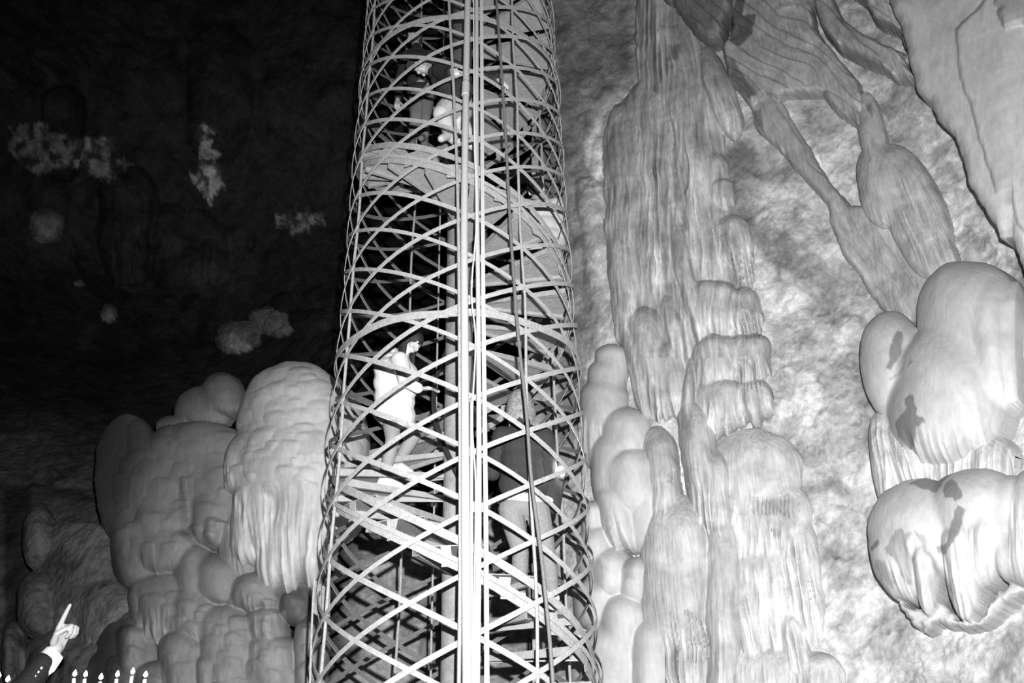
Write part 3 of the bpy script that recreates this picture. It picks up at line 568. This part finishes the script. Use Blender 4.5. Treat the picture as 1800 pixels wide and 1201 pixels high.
# pipes and cables running up the outside
DF = TD-RD-.06
def vert(name, label, cat, pix, D, r, material, k=10, flat=None, group=None, rf=None):
    pts = catmull([V(x, y, D) for x, y in pix], 10)
    pts[0].z = min(pts[0].z, 0) if pix[0][1] > 1200 else pts[0].z
    me = tube(name, pts, r, k, rf) if not flat else strap(name, pts, [Vector((0, -1, 0))]*len(pts), flat, .012)
    o = newobj(name, me, None, material, not flat); o['label'] = label; o['category'] = cat
    if group: o['group'] = group
    return o
vert('steel_pipe', 'thick pale vertical pipe, the widest of those running up the tower front', 'pipe', [(821, 1420), (821, 1200), (818, 900), (817, 600), (816, 400), (819, 160), (823, -40), (826, -200)], DF-.03, .029, 'pipe_paint', 16)
vert('pipe_coupling', 'short thicker sleeve joining the wide pipe near the top', 'coupling', [(818, 168), (819, 145)], DF-.03, .035, 'pipe_paint', 16)
vert('steel_rod', 'thin rod left of the wide pipe, visible beside it near the top', 'rod', [(803, 1420), (809, 1000), (808, 640), (805, 360), (798, 170), (789, 0), (784, -140)], DF, .013, 'rusty_steel')
vert('conduit', 'pale conduit just right of the wide pipe, nearest to it', 'conduit', [(832, 1420), (829, 1200), (829, 950), (829, 700)], DF, .012, 'pipe_paint')
vert('conduit', 'pale round conduit in the middle of the bundle on the tower front', 'conduit', [(838, 1420), (839, 1200), (842, 900), (841, 560), (838, 300), (838, 100), (838, -60), (838, -200)], DF-.02, .018, 'pipe_paint', 12)
vert('flat_conduit', 'flat pale strip at the right side of the pipe bundle', 'conduit', [(857, 1420), (856, 1200), (854, 900), (850, 560), (848, 300), (847, 100), (846, -60), (846, -200)], DF, 0, 'pipe_paint', flat=.030)
vert('white_cable', 'thin white cable wandering between the pipes on the tower front', 'cable', [(835, 1420), (833, 1200), (834, 1050), (836, 850), (830, 740), (836, 600), (829, 510), (838, 380), (834, 250), (833, 100), (832, -60)], DF-.045, .006, 'white_cloth', 6)
vert('black_cable', 'dark slack cable hanging down the front of the tower', 'cable', [(980, 1420), (972, 1200), (954, 1000), (934, 840), (925, 720), (912, 600), (904, 500), (896, 380), (889, 240), (880, 100), (872, -20), (866, -200)], DF+.0, .0125, 'grey_cable', 8)
vert('thin_rod', 'thin straight rod standing beside the lower left edge of the tower', 'rod', [(540, 1420), (545, 1200), (549, 1080), (553, 1015)], TD-.3, .009, 'rusty_steel', 6)
# weathered board fixed at the lower left edge
bd = empty('board_panel', P(562, 1060, TD-.1), 'small weathered plank panel fixed at the lower left edge of the tower', 'board')
for k in range(4):
    x = 551+k*7.5
    c = [V(x, 1020+k*5, TD-.1), V(x+6.3, 1022+k*5, TD-.08), V(x+6, 1082+(k % 2)*4, TD-.08), V(x-.5, 1078+(k % 2)*3, TD-.1)]
    v = c+[p+Vector((0, .022, 0)) for p in c]
    o = newobj('plank', mesh_of('plank', v, [(0, 1, 2, 3), (7, 6, 5, 4), (0, 4, 5, 1), (1, 5, 6, 2), (2, 6, 7, 3), (3, 7, 4, 0)]), None, 'weathered_board'); put(o, bd)


# ------------------------------------------------------------------ people
_sph = {}
def unit_sphere(seg):
    if seg not in _sph:
        rings = max(6, seg-4); v = [(0, 0, 1)]; f = []
        for i in range(1, rings):
            t = math.pi*i/rings
            for j in range(seg): q = 2*math.pi*j/seg; v.append((math.sin(t)*math.cos(q), math.sin(t)*math.sin(q), math.cos(t)))
        v.append((0, 0, -1)); L = len(v)-1
        for j in range(seg): f.append((0, 1+j, 1+(j+1) % seg)); f.append((L, L-seg+(j+1) % seg, L-seg+j))
        for i in range(rings-2):
            for j in range(seg): a_ = 1+i*seg+j; b_ = 1+i*seg+(j+1) % seg; f.append((a_, a_+seg, b_+seg, b_))
        _sph[seg] = (np.array(v), f)
    return _sph[seg]
class Blob:
    """collects balls and tapered limbs as plain vertex and face lists"""
    def __init__(self): self.v = []; self.f = []; self.n = 0
    def add(self, v, f): self.v.append(v); n = self.n; self.f.extend([tuple(i+n for i in q) for q in f]); self.n += len(v)
    def mesh(self, name): me = bpy.data.meshes.new(name); me.from_pydata(np.concatenate(self.v).tolist(), [], self.f); me.update(); return me
def ball(bm, c, r, sc_=(1, 1, 1), rot=None, seg=14):
    v, f = unit_sphere(seg); v = v*np.array([r*sc_[0], r*sc_[1], r*sc_[2]])
    if rot is not None: v = v@np.array(rot.to_3x3()).T
    bm.add(v+np.array(c), f)
def limb(bm, pts, seg=12):
    """round-ended tapered limb through (point, radius) stations"""
    for i in range(len(pts)-1):
        (a, ra), (b, rb) = pts[i][:2], pts[i+1][:2]
        if i == 0: ball(bm, a, ra, seg=seg)
        ball(bm, b, rb, seg=seg); d = b-a; L = d.length
        if L < 1e-5: continue
        m = np.array(d.to_track_quat('Z', 'Y').to_matrix()); q = np.arange(seg)*2*math.pi/seg; ring = np.stack([np.cos(q), np.sin(q), 0*q], -1)
        v = np.concatenate([ring*ra, ring*rb+np.array([0, 0, L])])@m.T+np.array(a)
        f = [(j, (j+1) % seg, seg+(j+1) % seg, seg+j) for j in range(seg)]+[tuple(range(seg-1, -1, -1)), tuple(range(seg, 2*seg))]
        bm.add(v, f)
def fuse(name, bm, vox, material, parent, smooth_it=4):
    me = bm.mesh(name); o = bpy.data.objects.new(name, me); COL.objects.link(o)
    md = o.modifiers.new('fuse', 'REMESH'); md.mode = 'VOXEL'; md.voxel_size = vox; md.use_smooth_shade = True
    ms = o.modifiers.new('soften', 'SMOOTH'); ms.iterations = smooth_it; ms.factor = .6
    me.materials.append(MATS[material])
    if parent is not None: put(o, parent)
    return o
def frame(fwd, up_):
    f_ = fwd.normalized(); s = f_.cross(up_).normalized(); u = s.cross(f_).normalized()
    return Matrix((s, f_, u)).transposed()      # columns: side(right), forward, up
def head_parts(bm, c, fr, s=1.0):
    """skull, jaw, nose, brow, lips, ears; c = head centre"""
    W = lambda x, y, z: c+fr @ Vector((x*s, y*s, z*s))
    ball(bm, W(0, -.012, .025), .098*s, (.80, 1.0, .95), fr, 18); ball(bm, W(0, .018, -.05), .058*s, (.88, .95, .95), fr)
    ball(bm, W(0, .042, -.084), .023*s, (1.2, .9, .8), fr); limb(bm, [(W(0, .088, .012), .010*s), (W(0, .108, -.024), .016*s)], 8)
    ball(bm, W(0, .083, -.052), .014*s, (1.7, .8, .5), fr); ball(bm, W(0, .079, -.066), .014*s, (1.5, .8, .55), fr)
    ball(bm, W(0, .075, .038), .02*s, (2.6, .8, .5), fr)
    for k in (-1, 1):
        ball(bm, W(k*.080, -.008, -.01), .03*s, (.35, .65, 1), fr); ball(bm, W(k*.04, .06, -.02), .03*s, (1, .7, .8), fr); ball(bm, W(k*.032, .077, .012), .013*s, (1.2, .7, .8), fr)
def hand_parts(bm, wrist, dirv, palm_n, curl=25, s=1.0, point=False, fr_thumb=1, spread=4):
    """palm, four jointed fingers of unequal length and a thumb; palm_n = the way the palm faces"""
    f_ = dirv.normalized(); n = (palm_n-f_*palm_n.dot(f_)).normalized(); sd = f_.cross(n).normalized()*fr_thumb
    W = lambda a, b, c: wrist+f_*a*s+sd*b*s+n*c*s
    limb(bm, [(wrist-f_*.03*s, .027*s), (wrist, .025*s)], 10)
    for b in (-.028, -.010, .010, .028): limb(bm, [(W(0, b*.6, 0), .017*s), (W(.085, b*1.05, -.004), .0125*s)], 8)
    lens = {.03: (.043, .026, .02), .010: (.048, .030, .022), -.010: (.045, .028, .021), -.029: (.034, .021, .019)}
    for i, (b, ls) in enumerate(lens.items()):
        a = 0; cur = W(.088, b, -.002); c_ = curl*(1+.12*i)
        if point: c_ = 2 if i == 0 else 78
        r_ = .0118; sp = R(spread)*(b/.02)*(0 if point and i == 0 else 1)
        for j, l in enumerate(ls):
            a += R(c_ if j < 2 else c_*.7)
            dd = (f_*math.cos(a)+n*math.sin(a))*math.cos(sp)+sd*math.sin(sp)*.6
            nx = cur+dd.normalized()*l*s; limb(bm, [(cur, r_*s), (nx, (r_-.0012)*s)], 8); cur = nx; r_ -= .0012
    t0 = W(.02, .030, .006)
    if point: t1 = W(.055, .046, .022); t2 = W(.082, .028, .040); t3 = W(.098, .010, .044)
    else: t1 = W(.048, .056, .016); t2 = W(.076, .070, .026); t3 = W(.10, .078, .034)
    limb(bm, [(t0, .016*s), (t1, .0135*s), (t2, .0115*s), (t3, .0095*s)], 8)

def person(label, J, face, mats, hair='long', s=1.0, hands=None, vox=.010, coat_len=.0, group=None, hood=False, jr=1.0, flat=.72, extra=None, lr=1.0):
    """J: joint -> world point. keys: head, neck, chest, pelvis, shL, shR, elL, elR, wrL, wrR, hipL.., knL.., anL.., toL.."""
    base = Vector((J['pelvis'].x, J['pelvis'].y, min(J['anL'].z, J['anR'].z)-.07*s))
    root = empty('person', base, label, 'person', group)
    fr = frame(face, (J['head']-J['neck']).normalized() if abs(face.normalized().dot((J['head']-J['neck']).normalized())) < .9 else Vector((0, 0, 1)))
    bm = Blob(); head_parts(bm, J['head'], fr, s)
    limb(bm, [(J['neck'], .052*s), (J['neck'].lerp(J['head'], .55), .05*s)])
    limb(bm, [(J['chest'], .10*s), (J['pelvis'], .10*s)]); limb(bm, [(J['chest'], .09*s), (J['neck'], .055*s)])
    for k in 'LR':
        limb(bm, [(J['chest'], .07*s), (J['sh'+k], .045*s), (J['el'+k], .038*s), (J['wr'+k], .027*s)])
        hd = (J['wr'+k]-J['el'+k]).normalized(); opt = (hands or {}).get(k, {})
        dv = opt.get('dir', hd)
        if 'none' not in opt: hand_parts(bm, J['wr'+k]+dv*.015, dv, opt.get('palm', Vector((0, 0, -1))), opt.get('curl', 28), s*.95, fr_thumb=opt.get('th', 1), spread=opt.get('spread', 5))
        limb(bm, [(J['pelvis'], .08*s), (J['hip'+k], .07*s), (J['kn'+k], .05*s), (J['an'+k], .036*s)])
    fuse('body', bm, vox*.7, mats.get('skin', 'skin'), root, 2)
    # jacket: torso shell, shoulders and sleeves
    bm = Blob(); sd = (J['shR']-J['shL']).normalized(); up_ = (J['chest']-J['pelvis']).normalized(); ft = sd.cross(up_).normalized()
    rot = Matrix((sd, ft, up_)).transposed(); hem = J['pelvis']-up_*coat_len
    for t, w_, z in ((0, .165, 1), (.33, .155, 1), (.66, .17, 1), (1, .175, 1)):
        c = hem.lerp(J['chest'], t); ball(bm, c, w_*s*jr, (1.14 if t < .4 else 1, flat, .85), rot, 18)
    ball(bm, J['chest'].lerp(J['neck'], .55), .12*s*jr, (1.1, .75, .7), rot)
    limb(bm, [(J['chest'].lerp(J['neck'], .6), .085*s), (J['neck'], .066*s)])
    for k in 'LR':
        limb(bm, [(J['chest'].lerp(J['sh'+k], .4)+up_*.03, .10*s), (J['sh'+k], .074*s*jr), (J['el'+k], .06*s*jr), (J['wr'+k].lerp(J['el'+k], .10), .043*s*jr)])
    if hood:
        fh = Vector((face.x, face.y, 0)).normalized(); ball(bm, J['neck']-fh*.085*s+Vector((0, 0, .03)), .062*s, (1, 1, .9), rot); ball(bm, J['chest'].lerp(J['neck'], .5)-fh*.10*s, .125*s); ball(bm, J['chest']-fh*.07*s, .15*s)
    jk = fuse('jacket', bm, vox, mats['jacket'], root, 3)
    if mats.get('shirt'):
        bm = Blob(); ball(bm, hem-up_*.115*s*jr, .178*s, (1.28, flat*1.06, .28), rot, 18); fuse('shirt_hem', bm, vox, mats['shirt'], root, 2)
    bm = Blob(); ball(bm, J['pelvis']-up_*.02, .148*s*lr, (1, .74, .75), rot, 16)
    for k in 'LR':
        kn = J['kn'+k]; an = J['an'+k]; hp = J['hip'+k]
        limb(bm, [(J['pelvis'].lerp(hp, .5), .10*s), (hp, .095*s*lr), (hp.lerp(kn, .5), .083*s*lr), (kn, .063*s*lr)]); limb(bm, [(kn, .063*s*lr), (kn.lerp(an, .35), .062*s*lr), (kn.lerp(an, .93), .047*s*lr)])
    fuse('trousers', bm, vox, mats['trousers'], root, 3)
    for k in 'LR':
        bm = Blob(); an = J['an'+k]; to = J['to'+k]; dn = Vector((0, 0, -1)); d = (to-an); d.z = 0; d.normalize()
        sole = min(an.z-.06*s, 9)
        heel = Vector((an.x, an.y, 0))-d*.03*s; heel.z = an.z-.045*s; tip = heel+d*.20*s; mid = heel+d*.10*s+Vector((0, 0, .012*s))
        tip.z = to.z if abs(to.z-heel.z) < .25 else heel.z
        limb(bm, [(an, .05*s), (heel, .042*s)]); limb(bm, [(heel, .042*s), (mid, .046*s), (tip, .036*s)])
        sh_ = fuse('shoe', bm, vox*.8, mats['shoes'], root, 2)
    c = J['head']; W = lambda x, y, z: c+fr @ Vector((x*s, y*s, z*s)); bm = Blob()
    if hair == 'cap':
        ball(bm, W(0, -.012, .055), .105*s, (.85, 1.0, .66), fr, 18); ball(bm, W(0, .105, .06), .07*s, (1, 1, .14), fr)
        fuse('cap', bm, vox*.7, mats['hair'], root, 2)
    else:
        ball(bm, W(0, -.014, .048), .108*s, (.88, .98, .86), fr, 18); ball(bm, W(0, -.06, -.02), .085*s, (.95, .7, .9), fr)
        if hair in ('long', 'bob'):
            for i in (range(-8, 9) if hair == 'long' else range(-6, 7)):
                a = i*.24; x = math.sin(a)*.085; y = -math.cos(a)*.08-.01
                ln = .13 if hair == 'bob' else .25
                dn = Vector((0, 0, -1))
                p0 = W(x*.9, y, .04); p1 = W(x*1.12, y*1.05, -.05); p2 = p1.lerp(p1+dn*ln*s, .5)+ft*.0; p3 = p1+dn*ln*s*(.8+.2*math.cos(i*2.1))
                limb(bm, [(p0, .026*s), (p1, .025*s), (p2, .017*s), (p3, .006*s)], 8)
        fuse('hair', bm, vox*.7, mats['hair'], root, 1)
    if extra: extra(root, J, fr, s)
    return root

def joints(D, **k):
    """joints from photo positions: (px, py[, depth offset])"""
    return {n: V(v[0], v[1], D+(v[2] if len(v) > 2 else 0)) for n, v in k.items()}

# woman in the white jacket on the left treads
Jw = joints(6.35, head=(723, 603, -.02), neck=(707, 622), chest=(697, 655, .0), pelvis=(693, 712), shL=(684, 632, .14), shR=(703, 634, -.17),
    elL=(672, 690, .22), wrL=(668, 716, .1), elR=(713, 668, -.28), wrR=(737, 684, -.24), hipL=(704, 722, .08), hipR=(688, 724, -.05),
    knR=(690, 773, -.13), anR=(676, 842, -.02), toR=(706, 860, -.05), knL=(728, 766, .02), anL=(695, 819, .16), toL=(714, 833, .1))
def band(root, J, fr, s):
    pass
person('person in a bright white hooded jacket and speckled leggings, leaning forward on the left treads', Jw, Vector((.8, -.35, -.75)), dict(jacket='white_cloth', trousers='speckled_leggings', shoes='white_cloth', hair='dark_hair', skin='pale_skin'),
    'long', .95, hands=dict(R=dict(dir=Vector((1, 0, .02)), palm=Vector((.1, .1, -1)), curl=12, spread=9, th=-1), L=dict(none=1)), coat_len=.07, hood=True, jr=1.15, flat=1.08)
# person in the dark jacket climbing on the right
Jm = joints(5.85, head=(914, 716, 0), neck=(916, 744), chest=(920, 785), pelvis=(921, 880, .02), shL=(882, 766), shR=(957, 768), elL=(866, 832, .08), wrL=(872, 800, .28), elR=(972, 890, .06), wrR=(984, 842, .12),
    hipL=(898, 895), hipR=(944, 893, .02), knL=(915, 972, .03), anL=(913, 1046, .12), toL=(914, 1052, .32), knR=(962, 975, .03), anR=(972, 1052, .10), toR=(975, 1058, .30))
person('person with fair hair in dark jacket and jeans, seen from behind', Jm, Vector((-.25, 1, -.1)), dict(jacket='dark_cloth', trousers='jeans', shoes='white_cloth', hair='fair_hair', shirt='white_cloth', skin='pale_skin'),
    'bob', 1.02, hands=dict(R=dict(palm=Vector((-1, 0, 0)), curl=50), L=dict(palm=Vector((1, 0, 0)), curl=50)), coat_len=-.12, jr=1.02)
# bending person high in the tower
Ja = joints(5.75, head=(744, 118, .15), neck=(762, 128, .1), chest=(790, 142, 0), pelvis=(806, 182, 0), shL=(776, 124, -.15), shR=(790, 118, .18), elL=(792, 132, -.3), wrL=(796, 126, -.45), elR=(842, 136, .1), wrR=(874, 141, .0),
    hipL=(792, 190, -.10), hipR=(812, 190, .1), knL=(776, 200, -.22), anL=(796, 240, .02), toL=(778, 246, -.1), knR=(806, 208, .0), anR=(828, 250, .1), toR=(812, 254, .05))
person('person in cap, dark coat and pale trousers bending over high in the tower', Ja, Vector((-1, -.5, -.5)), dict(jacket='charcoal_cloth', trousers='pale_cloth', shoes='pale_cloth', hair='dark_cloth', skin='pale_skin'),
    'cap', .98, hands=dict(R=dict(palm=Vector((0, .3, -1)), curl=35, spread=10), L=dict(palm=Vector((0, 1, -.3)), curl=45)), coat_len=-.02, jr=1.3, lr=1.35)
Jb = joints(6.75, head=(728, 66), neck=(732, 84), chest=(736, 108), pelvis=(742, 165), shL=(716, 98), shR=(755, 98), elL=(702, 140), wrL=(699, 176, -.1), elR=(764, 130), wrR=(752, 150, -.15),
    hipL=(732, 172), hipR=(750, 172), knL=(730, 205, -.05), anL=(724, 246), toL=(718, 250, -.1), knR=(748, 208, -.05), anR=(746, 246), toR=(742, 250, -.1))
person('shadowy person in dark clothes standing behind the bending one, hand on the cage', Jb, Vector((-.3, -1, -.2)), dict(jacket='dark_cloth', trousers='grey_cloth', shoes='grey_cloth', hair='dark_hair', skin='skin'),
    'short', .95, hands=dict(L=dict(palm=Vector((0, 0, -1)), curl=40)), coat_len=-.02)
Jc = joints(6.75, head=(943, 336), neck=(948, 352), chest=(953, 380), pelvis=(958, 440), shL=(922, 362), shR=(977, 360), elL=(912, 405, -.05), wrL=(926, 412, -.2), elR=(984, 425), wrR=(980, 458, -.1),
    hipL=(945, 448), hipR=(968, 448), knL=(946, 500, -.05), anL=(948, 548), toL=(946, 553, .1), knR=(972, 500, -.05), anR=(974, 548), toR=(975, 553, .1))
person('person in a pale grey jacket with black hair behind the upper right treads', Jc, Vector((.2, 1, -.1)), dict(jacket='pale_cloth', trousers='dark_cloth', shoes='dark_cloth', hair='dark_hair', skin='pale_skin'),
    'short', 1.0, hands=dict(R=dict(palm=Vector((-1, 0, 0)), curl=30), L=dict(palm=Vector((1, 0, 0)), curl=40)), coat_len=-.02, jr=1.08)

# lit phone held at the right edge of the tower
ph_c = V(986, 826, 5.9)
pr = empty('phone', ph_c, 'glowing phone torch held out at the right side of the tower', 'phone')
bm = bmesh.new(); bmesh.ops.create_cube(bm, size=1, matrix=Matrix.Translation(ph_c+Vector((0, .01, 0))) @ Matrix.Rotation(R(14), 4, 'Y') @ Matrix.Diagonal((.072, .009, .145, 1)))
bmesh.ops.bevel(bm, geom=bm.edges[:], offset=.004, segments=2, affect='EDGES'); me = bpy.data.meshes.new('phone_case'); bm.to_mesh(me); bm.free(); put(newobj('phone_case', me, None, 'phone_body'), pr)
bm = Blob(); ball(bm, ph_c+Vector((0, -.006, -.0)), .024, (1, .4, 1)); me = bm.mesh('torch_lamp'); put(newobj('torch_lamp', me, None, 'lamp_glow', True), pr)
pl = bpy.data.lights.new('torch', 'POINT'); pl.energy = 3; pl.shadow_soft_size = .02; po = bpy.data.objects.new('torch', pl); COL.objects.link(po); po.location = ph_c+Vector((.02, -.06, 0))

# pointing arm in the crowd, lower left
FD = 4.0
def crowd(label, hx, hy, D, arm=None, face=Vector((.2, 1, .5)), name='person', hair='short', mats_=None, s=1.0):
    Hd = V(hx, hy, D)+Vector((0, 0, -.155)); z = Vector((0, 0, 1)); x = Vector((1, 0, 0)); y = Vector((0, 1, 0))
    J = dict(head=Hd, neck=Hd-z*.17, chest=Hd-z*.36, pelvis=Hd-z*.80, shL=Hd-z*.26-x*.18, shR=Hd-z*.26+x*.18, elL=Hd-z*.52-x*.22, elR=Hd-z*.52+x*.22, wrL=Hd-z*.62-x*.18+y*.2, wrR=Hd-z*.62+x*.18+y*.2,
             hipL=Hd-z*.85-x*.1, hipR=Hd-z*.85+x*.1)
    g = .0 if True else 0
    zf = max(-.12, Hd.z-1.72)
    for k, sx in (('L', -1), ('R', 1)):
        J['an'+k] = Vector((Hd.x+sx*.12, Hd.y, zf+.09)); J['kn'+k] = J['hip'+k].lerp(J['an'+k], .5)+y*.03; J['to'+k] = J['an'+k]+y*.2-z*.04
    J.update(arm or {})
    return person(label, J, face, mats_ or dict(jacket='dark_cloth', trousers='dark_cloth', shoes='dark_cloth', hair='dark_hair', skin='skin'), hair, s, vox=.014,
                  hands={'R': dict(curl=60, palm=Vector((-1, .2, 0)))}, coat_len=.05), J
wr = V(99, 1140, FD); el = V(34, 1222, FD-.05); shd = V(15, 1330, FD+.05)
root = empty('person', Vector((shd.x-.12, shd.y, -.1)), 'person in a dark suit at the lower left raising an arm and pointing up', 'person')
bm = Blob(); hc = V(-60, 1330, FD); z = Vector((0, 0, 1))
frp = frame(Vector((.3, 1, .4)), z); head_parts(bm, hc, frp)
sR = V(0, 1400, FD); limb(bm, [(hc-z*.18, .05), (hc-z*.05, .05)]); limb(bm, [(hc-z*.18, .06), (hc-z*.36, .10), (hc-z*.8, .11)])
hdv = (V(117, 1100, FD)-wr).normalized(); fdir = (V(126, 1082, FD)-V(110, 1112, FD)).normalized()
limb(bm, [(hc-z*.3, .07), (sR, .05), (el, .038), (wr, .029)]); hand_parts(bm, wr, hdv, Vector((.8, -.35, -.35)), point=True, s=1.1, fr_thumb=-1)
for sx in (-.1, .1): limb(bm, [(hc-z*.82+Vector((sx, 0, 0)), .08), (Vector((hc.x+sx, hc.y, .45)), .055), (Vector((hc.x+sx, hc.y, -.08)), .04)])
fuse('body', bm, .0042, 'hand_skin', root, 2)
bm = Blob()
for t in (.3, .5, .7, .85): ball(bm, hc-z*t, .17, (1.1, .72, .9), frp)
limb(bm, [(hc-z*.28, .10), (sR, .08), (el, .066), (wr.lerp(el, .34), .054)]); ls = hc-z*.3-Vector((.2, 0, 0)); limb(bm, [(hc-z*.28, .10), (ls, .08), (ls-z*.3, .06), (ls-z*.5, .05)])
fuse('suit_jacket', bm, .009, 'black_suit', root, 3)
# double cuff: a turned shirt cuff flaring out of the sleeve, and four sleeve buttons
ax = (wr-el).normalized(); sd = ax.cross(Vector((0, -1, 0))).normalized(); nn = sd.cross(ax).normalized()
cv = []; cf = []; K = 20
prof = [(-.095, .044), (-.055, .047), (-.01, .044), (.010, .041), (.010, .038), (-.01, .040), (-.095, .040)]
c0 = wr-ax*.03
for (a, r) in prof:
    for j in range(K):
        t = 2*math.pi*j/K; fl_ = 1.0+(.42*max(0, math.cos(t))**6 if -.07 < a else .1*max(0, math.cos(t))**6); cv.append(c0+ax*(a+.01*math.sin(t))+(sd*math.cos(t)*fl_+nn*math.sin(t)*.85)*r)
for i in range(len(prof)):
    i2 = (i+1) % len(prof)
    for j in range(K): cf.append((i*K+j, i*K+(j+1) % K, i2*K+(j+1) % K, i2*K+j))
put(newobj('shirt_cuff', mesh_of('shirt_cuff', cv, cf), None, 'cuff_cloth', False), root)
for k in range(4):
    t = .40+.085*k; c = wr.lerp(el, t); bm = Blob(); ball(bm, c+sd*.028-Vector((0, 1, 0))*.047, .0065, (1, .5, 1), None, 8); me = bm.mesh('button'); put(newobj('button', me, None, 'wax', True), root)
bm = Blob(); 
for t in (-.1, .1): limb(bm, [(hc-z*.82+Vector((t, 0, 0)), .10), (Vector((hc.x+t, hc.y, .45)), .07), (Vector((hc.x+t, hc.y, -.02)), .06)])
fuse('trousers', bm, .014, 'dark_cloth', root, 2)
for t in (-.1, .1):
    bm = Blob(); limb(bm, [(Vector((hc.x+t, hc.y-.03, -.07)), .045), (Vector((hc.x+t, hc.y+.16, -.08)), .04)]); fuse('shoe', bm, .012, 'black_rubber', root, 2)
bm = Blob(); ball(bm, hc+Vector((0, -.02, .04)), .106, (.86, .98, .88)); fuse('hair', bm, .012, 'dark_hair', root, 1)

# candles held up in the crowd, each by the onlooker under it
heads = [(133, 1196, 3.5, 'dark-haired person whose crown just shows at the bottom, furthest left of the heads'), (258, 1191, 3.2, 'dark-haired person whose crown shows under the rightmost candle flame'),
         (385, 1190, 3.4, 'dark-haired person with tousled crown at the bottom edge, right of the candles')]
for hx, hy, D, lb in heads: crowd(lb, hx, hy, D)
fp = [(132, 1187, 3.2, 1201), (151, 1188, 3.25, 1201), (178, 1193, 3.1, 1201), (207, 1188, 3.2, 1201), (234, 1183, 3.3, 1201), (256.5, 1189, 3.0, 1201), (14, 1197, 3.1, 1201), (-2, 1190, 3.1, 1201)]
cl = ['lit thin candle furthest left of the row of six at the bottom', 'lit thin candle, second from the left in the row of six', 'lit thin candle with the lowest flame, third from the left in the row', 'lit thin candle leaning slightly, fourth from the left in the row', 'lit thin candle with the highest flame, fifth in the row', 'lit candle flame just above a dark head, rightmost of the row', 'lit candle under the dark sleeve at the bottom left corner', 'lit candle cut off by the left edge of the picture']
rack = empty('candle_stand', V(150, 1290, 3.2), 'low iron stand below the frame carrying the row of thin candles', 'candle stand')
for i, (x, y, D, yb) in enumerate(fp):
    top = V(x-2, y+6, D); bot = V(x-9-(i == 4)*3, y+75, D)
    r_ = empty('candle', bot, cl[i], 'candle', 'thin lit candles held up by the crowd')
    put(newobj('stick', tube('stick', [bot, bot.lerp(top, .5), top], .0062, 10), None, 'wax', True), r_)
    tip = V(x, y-5, D); fz = [top.lerp(tip, t/11)+Vector((0, 0, .008)) for t in range(12)]; rr_ = [.002, .005, .0068, .0075, .0075, .007, .006, .005, .0042, .003, .002, .0006]
    put(newobj('flame', tube('flame', fz, .01, 10, lambda t: rr_[min(11, int(round(t*11)))]), None, 'flame', True), r_)
    put(newobj('wick', tube('wick', [top-Vector((0, 0, .002)), top+Vector((0, 0, .008))], .001, 5), None, 'black_rubber'), r_)
    put(newobj('cup', tube('cup', [bot-Vector((0, 0, .02)), bot+Vector((0, 0, .012))], .014, 12), None, 'black_rubber'), rack)
    g = Vector((bot.x, bot.y, -.15)); put(newobj('leg', tube('leg', [g, bot-Vector((0, 0, .02))], .006, 6), None, 'black_rubber'), rack)
